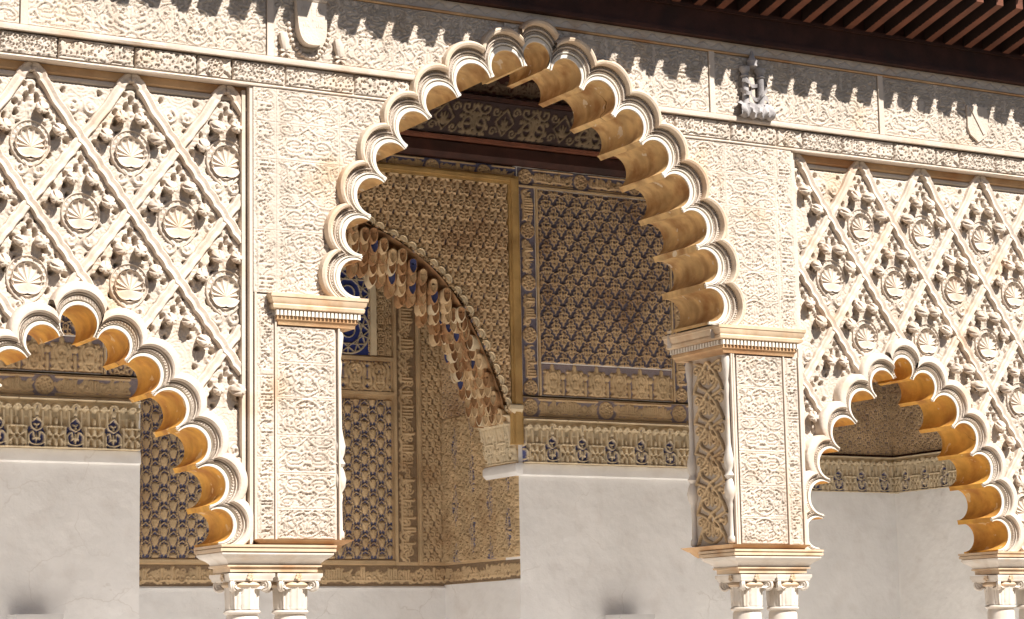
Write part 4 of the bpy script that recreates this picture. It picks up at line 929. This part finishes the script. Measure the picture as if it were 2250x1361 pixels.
def niche_frieze(w, h, pitch=.372):
    """rows of small cream hoods over blue leaf panels; returns height and paint"""
    T = Cv(pitch, h, .0065, True, False); f = lambda x, z: (x * pitch, -h / 2 + z * h)
    for c, r in ((0, .125), (.25, .085), (-.25, .085), (.5, .10)):          # half-dome hoods on thin shafts
        T.disc(f(c, .80), r * pitch, .9); T.stroke(arc(f(c, .78), r * pitch * 1.05, 0, PI), .008, 1., 1)
        for k in range(-2, 3): T.stroke([f(c + k * r * .36, .62), f(c + k * r * .36, .80)], r * pitch * .15, .62)
    for c in (.155, -.155, .36, -.36): T.stroke([f(c, .42), f(c, .74)], .010, .95, 0)
    T.stroke([f(-.5, .975), f(.5, .975)], .012, 1, 1); T.stroke([f(-.5, .02), f(.5, .02)], .012, .9, 1); T.stroke([f(.24, .43), f(.76, .43)], .010, .9, 1)
    for c in (.5,):
        T.stroke(arc(f(c, .24), pitch * .075, 0, 2 * PI), .010, .8); T.leaf(f(c, .04), f(c, .2), .025); T.leaf(f(c, .28), f(c, .42), .025); T.leaf(f(c, .46), f(c, .62), .02)
    for m in (1, -1): T.leaf(f(m * .36, .05), f(m * .40, .22), .022, .2 * m); T.leaf(f(m * .40, .26), f(m * .34, .40), .02, .2 * m); T.stroke([f(m * .27, .02), f(m * .27, .42)], .009, .9, 1)
    B = Cv(pitch, h, .0065, True, False); g = lambda x, z: (x * pitch, -h / 2 + z * h)
    for m in (1, -1):
        q = lambda x, z: g(m * x, z)
        B.stroke(cat([q(0, .06), q(.16, .10), q(.20, .24), q(.10, .32), q(.07, .22)]), .010, 1., 0); B.stroke(cat([q(0, .34), q(.12, .40), q(.15, .50), q(.06, .56), q(.0, .62)]), .010, 1., 0)
        B.stroke(cat([q(.21, .05), q(.235, .30), q(.17, .52), q(.055, .62), q(.045, .80), q(0, .86)]), .009, 1., 1); B.leaf(q(.02, .2), q(.10, .15), .014, .2 * m); B.leaf(q(.02, .44), q(.09, .47), .012, .2 * m)
    B.leaf(g(0, .10), g(0, .32), .014); B.leaf(g(0, .62), g(0, .8), .010); B.disc(g(0, .4), .014)
    u = (np.arange(T.nx) / T.nx - .5)[None, :]; Z = np.linspace(0, 1, T.ny)[:, None]; au = np.abs(u)
    inb = (au < .235) & (Z < .30) & (Z > .03) | (au < np.clip(.235 - (Z - .30) * .5, 0, 1)) & (Z >= .30) & (Z < .60) | (au < .055) & (Z < .84) & (Z > .1)
    H = np.where(inb, .30 + .6 * B.H, np.maximum(T.H, .22)); P = np.clip((.45 - B.H) * 6, 0, 1) * inb
    n = int(w / RI); I = ((np.arange(n) * RI - w / 2 + pitch * 40.5) / T.dx).astype(int) % T.nx
    return smooth2(H)[:, I], P[:, I]
zz = lambda px, py, Y=YB: at(px, py, Y).z
xx = lambda px, py, Y=YB: at(px, py, Y).x
Z_FR, Z_MB0, Z_MB1 = 3.832, zz(1300, 926) + .02, zz(1300, 880)
Z_P0, Z_P1 = zz(1300, 874), zz(1187, 418); X_P0, X_P1 = xx(1184, 640), xx(1472, 700); Z_TOP = zz(1140, 368)
X_AF0, X_AF1 = xx(1116, 640), xx(1139, 640)
for sx0, sx1, pan in ((X_AF1 + .01, 6.96, True), (-5.2, PXL - .02, False)):
    H, pn = niche_frieze(sx1 - sx0, Z_MB0 - Z_FR - .02, .372); panel('niche_frieze', gw, sx0, sx1, Z_FR, Z_MB0 - .02, YB - .004, H, .095, 'cream', pn)
    H = medallion_band(sx1 - sx0, Z_MB1 - Z_MB0, 5); panel('medallion_band', gw, sx0, sx1, Z_MB0, Z_MB1, YB - .004, H, .02, 'tan', thr=.08)
    H = medallion_band(sx1 - sx0, .19, 9, .7); panel('top_band', gw, sx0, sx1, Z_TOP - .19, Z_TOP, YB - .004, H, .022, 'tan_dark')
    p0, p1 = (X_P0, min(X_P1, 6.9)) if pan else (sx0, sx1 - .36)
    H = tiled(p1 - p0, Z_P1 - Z_P0, T_SEB); NYr = H.shape[0]; k = int(.36 / RI)
    
    panel('lattice_relief', gw, p0, p1, Z_P0 + .35, Z_P1, YB - .004, H[k:], .026, 'tan_dark', thr=.38)
    cv = Cv(p1 - p0, .34, .0075); n = int((p1 - p0) / .27)
    for q in range(n):
        xq = -(p1 - p0) / 2 + (q + .5) * (p1 - p0) / n; arabesque(cv, .2, .26, 0, xq, -.03, 1.5); cv.leaf((xq, .08), (xq, .17), .02)
        cv.stroke([(xq + .13, -.15), (xq + .13, -.02)], .016, 1, 1); cv.disc((xq + .13, .04), .035, .9)
    panel('merlon_relief', gw, p0, p1, Z_P0, Z_P0 + .34, YB - .004, smooth2(cv.H), .026, 'tan', thr=.08)
    for s0, s1 in (((X_AF1 + .03, X_P0 - .035), (p1 + .03, 6.95)) if pan else ((sx1 - .32, sx1 - .04),)):
        if s1 - s0 < .05: continue
        cv = Cv(s1 - s0, Z_TOP - .2 - Z_MB1 - .02, .0075); hh = cv.h; n = 4
        for q in range(n):
            y0 = -hh / 2 + hh * q / n; rosette(cv, (0, y0 + .09), (s1 - s0) * .44, 8, 1.1); script_band(cv, y0 + .2, y0 + hh / n - .04, -(s1 - s0) * .42, (s1 - s0) * .42, q + 3, True, 1.)
        panel('letter_strip', gw, s0, s1, Z_MB1 + .01, Z_TOP - .21, YB - .004, smooth2(cv.H), .022, 'tan_dark')
    for xq in ((p0 - .028, p0 - .008), (p1 + .006, p1 + .024)):
        b = MB(); b.box(xq[0], xq[1], YB - .03, YB, Z_P0 - .02, Z_P1 + .02); b.build('thin_moulding', 'tan_plain', gw)
    for zq in (Z_P0 - .03, Z_P1 + .01, Z_MB0 - .02, Z_MB1 + .0):
        b = MB(); b.box(sx0, sx1, YB - .032, YB, zq, zq + .018); b.build('thin_moulding', 'tan_plain', gw)

# portal: spandrel, ochre frame, beaded arch edge, stalactite cells, jamb and inner wall
po = thing('carved_portal', 'deep carved portal with a stalactite arch seen through the great arch', 'portal', (2.69, YB, 0))
XC = (PXL + XJ) / 2
EP = [at(*p, YB) for p in ((1113, 908), (1100, 858), (1062, 760), (1012, 662), (955, 590), (880, 530), (800, 482))]
ex = np.array([XC] + [p.x for p in EP[::-1]]); ez = np.array([EP[-1].z + .28] + [p.z for p in EP[::-1]])
def z_ext(X): return np.interp(XC + np.abs(X - XC), ex, ez, right=-9)
Z_SP = zz(1112, 900)
x0, x1, z0, z1 = PXL + .02, X_AF0 - .01, Z_SP - .05, zz(1112, 408)
H = tiled(x1 - x0, z1 - z0, T_SCA); X, Z = np.meshgrid(np.linspace(x0, x1, H.shape[1]), np.linspace(z0, z1, H.shape[0]))
panel('spandrel_relief', po, x0, x1, z0, z1, YB - .002, H, .045, 'tan_dark', mask=Z > z_ext(X) - .02, edge=None)
b = MB(); b.stack([(X_AF0, X_AF1, YB - .05, YB + .02, Z_MB0 - .3), (X_AF0, X_AF1, YB - .05, YB + .02, z1 + .10)]); b.box(X_AF0 + .03, X_AF1 - .03, YB - .068, YB - .05, Z_MB0 - .3, z1 + .07); b.build('frame_upright', 'ochreframe', po)
b = MB(); b.box(PXL - .1, X_AF0 - .001, YB - .05, YB + .02, z1 + .005, z1 + .10); b.box(PXL - .1, X_AF0 + .02, YB - .068, YB - .0505, z1 + .035, z1 + .075); b.build('frame_head', 'ochreframe', po)
H = medallion_band(X_AF1 - PXL, .19, 21, .62); panel('top_band', po, PXL, X_AF1, Z_TOP - .19, Z_TOP, YB - .004, H, .022, 'tan')
def curve(off):                                          # right half of the arch line moved inwards
    P = [np.array((a, c)) for a, c in zip(ex, ez)]; P = [np.array(q) for q in cat(P, 8)]; out = []
    for i, p in enumerate(P):
        d = P[min(i + 1, len(P) - 1)] - P[max(i - 1, 0)]; nn = np.array((-abs(d[1]), -abs(d[0]))); nn /= np.linalg.norm(nn) + 1e-9; out.append(p + nn * off)
    L = [0.]
    for i in range(1, len(out)): L.append(L[-1] + np.linalg.norm(out[i] - out[i - 1]))
    return np.array(out), np.array(L)
b = MB(); V = []; n = 12                                   # cream scale at the arch edge
for r, y in ((.068, .01), (.066, -.04), (.050, -.058), (.044, -.04), (.032, -.046), (.0, -.046)): V += [(r * math.cos(PI * k / n), y, r * math.sin(PI * k / n)) for k in range(n + 1)]
b.add(V, [(i * (n + 1) + k, i * (n + 1) + k + 1, (i + 1) * (n + 1) + k + 1, (i + 1) * (n + 1) + k) for i in range(5) for k in range(n)]); SCALE = b.mesh('edge_scale', 'cream', 50)
def cell_mesh(w, h, d, mo, mi):                          # arched block with a rounded hollow niche
    k = 8; t = .82
    def outline(sx, zb, zt):
        r = w / 2 * sx; return [(-r * .25, zb), (r * .25, zb), (r * .8, zb + h * .22), (r, zb + h * .36)] + [(r * math.cos(PI * i / k), zt - r + r * math.sin(PI * i / k)) for i in range(k + 1)] + [(-r, zb + h * .36), (-r * .8, zb + h * .22)]
    L = [[(x, d, z) for x, z in outline(1, 0, h)], [(x, .0, z) for x, z in outline(1, 0, h)], [(x, -.006, z) for x, z in outline(t, .012, h - .010)], [(x, .010, z) for x, z in outline(t * .86, .03, h - .02)], [(x, .020, z) for x, z in outline(t * .5, .07, h - .05)]]
    n = len(L[0]); V = sum(L, []); Fc = []; mi_ = []
    for r in range(4):
        for i in range(n): Fc.append((r * n + i, r * n + (i + 1) % n, r * n + n + (i + 1) % n, r * n + n + i)); mi_.append(1 if r >= 2 else 0)
    Fc.append(tuple(4 * n + i for i in range(n))); mi_.append(1)
    me = mk('stalactite_cell', V, Fc, mo, 45); me.materials.append(M[mi]); me.polygons.foreach_set('material_index', mi_)
    return me
CM = [cell_mesh(.088, .165, .18, a, c) for a, c in (('rust', 'rust'), ('tan_plain', 'tan_plain'), ('rust', 'blue'), ('tan_plain', 'rust'), ('rust', 'rust'), ('tan_plain', 'tan_plain'), ('rust', 'tan_plain'), ('cream', 'rust'), ('rust', 'tan_plain'))]
C0, L0 = curve(-.0)
s = .05
while s < L0[-1] - .04:
    i = int(np.searchsorted(L0, s)); p = C0[i]; d = C0[min(i + 1, len(C0) - 1)] - C0[i - 1]
    lnk('edge_scale', SCALE, po, (p[0], YB - .004, p[1]), rot=(0, -math.atan2(d[1], d[0]), 0)); s += .132
zc = Z_SP - .10; row = 0
while zc < ez.max():                                     # level corbel courses, each stepping out under the one above
    xq = XC + .05 + (row % 2) * .042; nc = 0
    while xq < XJ - .05:
        gap = float(z_ext(np.array([xq]))[0]) - (zc + .15)
        if -.02 < gap < .29:
            lnk('stalactite_cell', CM[(nc * 2 + row * 5 + random.randrange(2)) % len(CM)], po, (xq, YB + .005 + max(0, gap) * 1.35, zc - .05), rot=(0, 0, math.radians(-14)))
        xq += .084; nc += 1
    if zc < Z_SP + 1.0:                                  # cells lining the steep flank, facing the opening
        cand = np.linspace(XC, XJ, 400); below = z_ext(cand) > zc + .15; xe = float(cand[below].max()) if below.any() else XC
        for j in range(5):
            lnk('stalactite_cell', CM[(j * 2 + row * 3 + random.randrange(2)) % len(CM)], po, (min(xe, XJ - .02) - .035 - j * .026, YB + .06 + j * .09 + (row % 2) * .045, zc - .05), rot=(0, 0, math.radians(-66)))
    zc += .095; row += 1
b = MB()                                                 # vault mass behind the cells
for k in range(0, len(C0) - 1):
    for sg in (1, -1):
        xa, xb = XC + sg * (C0[k][0] - XC), XC + sg * (C0[k + 1][0] - XC); za, zb = C0[k][1], C0[k + 1][1]
        b.add([(xa, YB + .03, za), (xb, YB + .03, zb), (xb - sg * .01, YB + .48, zb - .01), (xa - sg * .01, YB + .48, za - .01), (xb - sg * .01, YB + .52, zb + 1.2), (xa - sg * .01, YB + .52, za + 1.2)], [(0, 1, 2, 3), (3, 2, 4, 5)])
b.build('vault_soffit', 'rust', po)
JL = YI - YB                                             # right jamb, facing left
zj0, zj1, zj2 = at(1144, 1272, YB).z, onX(1140, 1250, XJ).z, onX(1136, 905, XJ).z
def jamb(nm, z0, z1, H, amp, m, paint=None, y0=YB, y1=YI, lean=0.):
    if paint is None: paint = np.clip((.22 - H) * 9, 0, 1)
    relief(nm, po, (XJ - .002, y0, z0), (0, y1 - y0, 0), (-lean, 0, z1 - z0), (-1, 0, 0), H, amp, m, None, paint, -.005)
b = MB(); b.box(XJ + .001, XJ + .1, YB + .301, YI + .2, 0, 6.8); b.build('jamb_core', 'tan_plain', po)
b = MB(); b.box(XJ - .012, XJ + .0005, YB + .0, YI, 0, zj0 - .005); b.build('jamb_dado', 'dado', po)
cv = Cv(JL, .21, .0075); script_band(cv, -JL / 2, 0, -.08, .08, 3, False, 1.2); script_band(cv, .03, JL / 2, -.08, .08, 4, False, 1.2); jamb('base_band', zj0, zj0 + .21, smooth2(cv.H), .02, 'tan_plain')
H = tiled(JL, 4.45 - zj0 - .23, T_VEG); X, Z = np.meshgrid(np.linspace(0, JL, H.shape[1]), np.linspace(0, 1, H.shape[0]) * (4.45 - zj0 - .23))
lz = np.minimum(np.abs(((X / .38) % 1) - .5) * .38 / .075, 9) + np.abs(((Z / .62 + .5 * (np.floor(X / .38) % 2)) % 1) - .5) * .62 / .26
pn = np.clip((.85 - H) * 5, 0, 1) * (lz < 1) ; jamb('leaf_relief', zj0 + .23, 4.45, H, .036, 'tan', pn)
b = MB(); zi = onX(1137, 905, XJ).z
b.stack([(XJ - .04, XJ + .02, YB - .04, YB + .62, 3.70), (XJ - .07, XJ + .02, YB - .06, YB + .64, 3.74), (XJ - .07, XJ + .02, YB - .06, YB + .64, 3.80), (XJ - .05, XJ + .02, YB - .05, YB + .63, 3.83)]); b.build('lower_jamb_moulding', 'dado', po)
H, pn = niche_frieze(.60, .50, .25); jamb('corbel_niches', 3.84, 4.34, H, .07, 'cream', pn * 0, YB - .0, YB + .60, .10)
b = MB(); b.stack([(XJ - .07, XJ + .02, YB - .05, YB + .70, 4.345), (XJ - .13, XJ + .02, YB - .09, YB + .74, 4.39), (XJ - .13, XJ + .02, YB - .09, YB + .74, 4.43), (XJ - .11, XJ + .02, YB - .07, YB + .72, 4.445)]); b.build('jamb_abacus', 'cream', po)
H = tiled(JL - .5, 2.0, T_VEG); jamb('upper_jamb_relief', 4.45, 6.2, H, .026, 'tan_dark', None, YB + .5, YI)
iw = thing('inner_wall', 'carved and blue painted end wall inside the portal', 'wall', (2.69, YI, 0))
b = MB(); b.box(PXL - .6, XJ + .1, YI + .001, YI + .2, 0, 7.2); b.build('wall_core', 'tan_plain', iw)
X0I = xx(308, 1100, YI) - .55; zi0 = zz(800, 1288, YI); zi1 = zz(800, 1241, YI)
b = MB(); b.box(X0I, XJ - .013, YI - .02, YI, 0, zi0 - .05); b.stack([(X0I, XJ - .013, YI - .03, YI, zi0 - .049), (X0I, XJ - .013, YI - .035, YI, zi0 - .02), (X0I, XJ - .013, YI - .02, YI, zi0 - .002)]); b.build('dado', 'dado', iw)
def ip(nm, px0, px1, py0, py1, H=None, amp=.03, m='tan', tile=None, paint=None, x0=None, thr=.14):
    a = xx(px0, (py0 + py1) / 2, YI) if x0 is None else x0; c = xx(px1, (py0 + py1) / 2, YI); z0, z1 = zz((px0 + px1) / 2, py1, YI), zz((px0 + px1) / 2, py0, YI)
    if tile is not None: H = tiled(c - a, z1 - z0, tile)
    elif callable(H): H = H(c - a, z1 - z0)
    return panel(nm, iw, a, c, z0, z1, YI - .004, H, amp, m, paint, thr=thr)
def sc_h(seed): return lambda w, h: smooth2(script_band(Cv(w, h, .0075), -w / 2, w / 2, -h * .42, h * .42, seed, False, 1.).H)
def sc_v(seed):
    def f(w, h):
        cv = Cv(w, h, .0075); n = max(1, int(h / .75))
        for q in range(n): script_band(cv, -h / 2 + h * q / n + .02, -h / 2 + h * (q + 1) / n - .03, -w * .42, w * .42, seed + q, True, .9)
        return smooth2(cv.H)
    return f
ip('base_band', 308, 979, 1242, 1287, sc_h(8), .022, 'tan_plain', x0=X0I)
ip('blue_ground_relief', 320, 861, 868, 1228, None, .032, 'tan', T_PAL, x0=X0I + .1, thr=.28)
ip('letter_strip', 870, 915, 655, 1236, sc_v(60), .024, 'tan_plain')
ip('lattice_strip', 922, 978, 640, 1236, None, .026, 'tan_plain', T_SCA)
def pal_panel(w, h):
    cv = Cv(w, h, .0075); n = max(1, round(w / .33))
    for q in range(n): arabesque(cv, w / n * .95, h * .95, 0, -w / 2 + w / n * (q + .5), 0, 1.2)
    return smooth2(cv.H)
ip('palmette_band', 700, 858, 792, 860, pal_panel, .028, 'tan')
ip('window_surround', 806, 858, 560, 782, None, .024, 'tan_plain', T_VEG)
for px0, px1 in ((864, 869), (916, 921), (979, 983)):
    b = MB(); xa, xb = xx(px0, 1000, YI), xx(px1, 1000, YI); b.box(xa, xb, YI - .05, YI, zi1, zz(px0, 600, YI)); b.build('thin_moulding', 'tan_plain', iw)
for py in (864, 788, 1236):
    zq = zz(800, py, YI); b = MB(); b.box(X0I, xx(866, py, YI), YI - .035, YI, zq - .018, zq + .018); b.build('border_strip', 'tan', iw)
b = MB(); b.box(xx(870, 700, YI), XJ, YI - .02, YI - .0, zz(900, 640, YI), 7.0); b.build('upper_infill', 'tan_plain', iw)
# blue lattice window
wx0, wx1 = xx(738, 690, YI) - .14, xx(812, 690, YI); wz0, wz1 = zz(780, 780, YI), zz(780, 592, YI); ww, wh = wx1 - wx0, wz1 - wz0
wn = thing('lattice_window', 'round headed blue window with a pale star lattice behind the left cornice', 'window', ((wx0 + wx1) / 2, YI - .04, wz0))
cv = Cv(ww, wh, .006); r = ww / 2
for cy in (-wh / 2 + r * .98, wh / 2 - r * .98):
    cv.stroke(arc((0, cy), r * .95, 0, 2 * PI, 30), .012, 1, 1)
    for q in range(10):
        a = 2 * PI * q / 10; e = 2 * PI * (q + 3) / 10; cv.stroke([(r * .93 * math.cos(a), cy + r * .93 * math.sin(a)), (r * .93 * math.cos(e), cy + r * .93 * math.sin(e))], .008, 1, 1)
        a += PI / 10; cv.stroke([(r * .55 * math.cos(a), cy + r * .55 * math.sin(a)), (r * .95 * math.cos(a), cy + r * .95 * math.sin(a))], .007, 1, 1)
    cv.stroke(arc((0, cy), r * .30, 0, 2 * PI, 14), .008, 1, 1)
X, Z = np.meshgrid(np.linspace(-r, r, cv.nx), np.linspace(-wh / 2, wh / 2, cv.ny)); mk_ = (Z < wh / 2 - r) | (np.hypot(X, Z - (wh / 2 - r)) < r)
relief('star_lattice', wn, (wx0, YI - .012, wz0), (ww, 0, 0), (0, 0, wh), NF, cv.H, .02, 'glass', mk_, np.clip((.3 - cv.H) * 9, 0, 1))
P = [(wx0 + ww / 2 - r - .025, wz0)] + [(wx0 + ww / 2 + (r + .025) * math.cos(PI - PI * k / 16), wz1 - r + (r + .025) * math.sin(PI - PI * k / 16)) for k in range(17)] + [(wx0 + ww / 2 + r + .025, wz0)]
V = []; Fc = []
for i, (x_, z_) in enumerate(P):
    q = Vector((x_ - wx0 - ww / 2, 0, max(0, z_ - (wz1 - r)))); q = q.normalized() if i not in (0, len(P) - 1) else Vector((-1 if i == 0 else 1, 0, 0))
    for off, y in ((-.03, -.01), (-.03, -.05), (.03, -.06), (.035, -.0)): V.append((x_ + q.x * off, YI + y, z_ + q.z * off))
for i in range(len(P) - 1):
    for j in range(3): Fc.append((i * 4 + j, i * 4 + j + 1, i * 4 + 5 + j, i * 4 + 4 + j))
MB().add(V, Fc).build('window_frame', 'cream', wn)

# painted timber cornice and ceiling of the gallery
tc = thing('painted_cornice', 'dark painted timber cornice at the top of the gallery wall', 'cornice', (2.7, YB, 6.98))
X0, X1 = -5, 6.95
def run(nm, prof, m):                                    # prof: (y, z) outline swept along x
    V = []; n = len(prof)
    for x in (X0, X1): V += [(x, y, z) for y, z in prof]
    MB().add(V, [(i, (i + 1) % n, n + (i + 1) % n, n + i) for i in range(n)] + [tuple(range(n))[::-1], tuple(range(n, 2 * n))]).build(nm, m, tc)
Zc = Z_TOP
run('beam', [(YB + .02, Zc + .005), (YB - .06, Zc + .01), (YB - .10, Zc + .06), (YB - .10, Zc + .17), (YB + .02, Zc + .18)], 'wood')
run('rail', [(YB + .02, Zc + .181), (YB - .15, Zc + .19), (YB - .16, Zc + .225), (YB + .02, Zc + .23)], 'rafter')
def lean(nm, z0, z1, y0, y1, H, m):
    d = np.array((0, y1 - y0, z1 - z0)); nn = np.array((0, -(z1 - z0), (y1 - y0))); nn = nn / np.linalg.norm(nn)
    relief(nm, tc, (X0, y0, z0), (X1 - X0, 0, 0), d, nn, H, .018, m, None, np.clip((.25 - H) * 8, 0, 1))
cv = Cv(X1 - X0, .36, .011)
for q in range(34):
    xq = -(X1 - X0) / 2 + (q + .5) * .36
    if q % 2: arabesque(cv, .34, .32, 2, xq, 0, .9); cv.disc((xq, -.02), .05, .6)
    else:
        cv.stroke([(xq - .11, 0), (xq, .13), (xq + .11, 0), (xq, -.13), (xq - .11, 0)], .010, 1, 1)
        for m_ in (1, -1): cv.stroke(spiral((xq + m_ * .12, .1), .05, 0, 1.2, m_), .010, .8); cv.stroke(spiral((xq + m_ * .12, -.1), .05, 0, 1.2, -m_), .010, .8)
        for k in range(5): cv.leaf((xq, -.08), (xq + .07 * math.sin((k - 2) * .6), -.08 + .13 * math.cos((k - 2) * .6)), .016, 0, .9)
lean('painted_frieze', Zc + .235, Zc + .58, YB - .14, YB - .34, cv.H, 'woodpaint')
run('rail', [(YB + .02, Zc + .585), (YB - .36, Zc + .59), (YB - .37, Zc + .63), (YB + .02, Zc + .64)], 'wood')
cv = Cv(X1 - X0, .24, .011); script_band(cv, -(X1 - X0) / 2, (X1 - X0) / 2, -.10, .10, 77, False, 1.1)
lean('letter_board', Zc + .66, Zc + .88, YB - .30, YB - .34, cv.H, 'woodred')
b = MB(); b.box(-7, 12.2, .5, 6.9, 8.0, 8.06)
for k in range(40): b.box(-6 + k * .45, -5.88 + k * .45, .7, YB, 7.92, 7.999)
tag(b.build('gallery_ceiling', 'board'), kind='structure')
# recess at the right end of the gallery
rc = thing('corner_wall', 'shaded white corner of the gallery seen through the right arch', 'wall', (11.9, 6.5, 0))
YR, XE = 6.54, 11.94
b = MB(); b.box(6.98, XE, YR, YR + .2, 0, 8); b.build('rear_face', 'dado', rc)
b = MB(); b.box(XE, XE + .2, .6, YR + .2, 0, 8); b.build('end_face', 'dado', rc)
for nm, O, U, N, L in (('rear', (7.0, YR - .004, 0), (1, 0, 0), (0, -1, 0), XE - 7.0), ('end', (XE - .004, .7, 0), (0, 1, 0), (-1, 0, 0), YR - .7)):
    H, pn = niche_frieze(L, .47, .372); O = np.array(O, float); U = np.array(U, float) * L
    relief('niche_frieze', rc, O + (0, 0, 3.832), U, (0, 0, .47), N, H, .095, 'cream', None, pn)
    H = tiled(L, 2.4, T_VEG); relief('leaf_relief', rc, O + (0, 0, 4.33), U, (0, 0, 2.4), N, H, .024, 'tan_dark', None, np.clip((.22 - H) * 9, 0, 1))
b = MB(); b.box(7.0, XE, YR - .03, YR, 4.303, 4.328); b.build('thin_moulding', 'wood', rc); b = MB(); b.box(XE - .03, XE, .7, YR, 4.303, 4.328); b.build('thin_moulding', 'wood', rc)
# floodlights on the white wall, their tops just in view
for lab, px in (('white box floodlight on the gallery wall below the great arch', 1362), ('dark box floodlight on the gallery wall at the lower left corner', 62)):
    c = at(px, 1352, YB); t = thing('wall_floodlight', lab, 'floodlight', (c.x, YB, c.z - .2), 'floodlights on the gallery wall')
    b = MB(); b.stack([(c.x - .17, c.x + .17, YB - .30, YB - .06, c.z - .20), (c.x - .22, c.x + .22, YB - .34, YB - .05, c.z - .03), (c.x - .22, c.x + .22, YB - .34, YB - .05, c.z)]); b.build('housing', 'lamp', t)
    b = MB(); b.box(c.x - .03, c.x + .03, YB - .06, YB, c.z - .16, c.z - .10); b.build('bracket', 'wood', t)
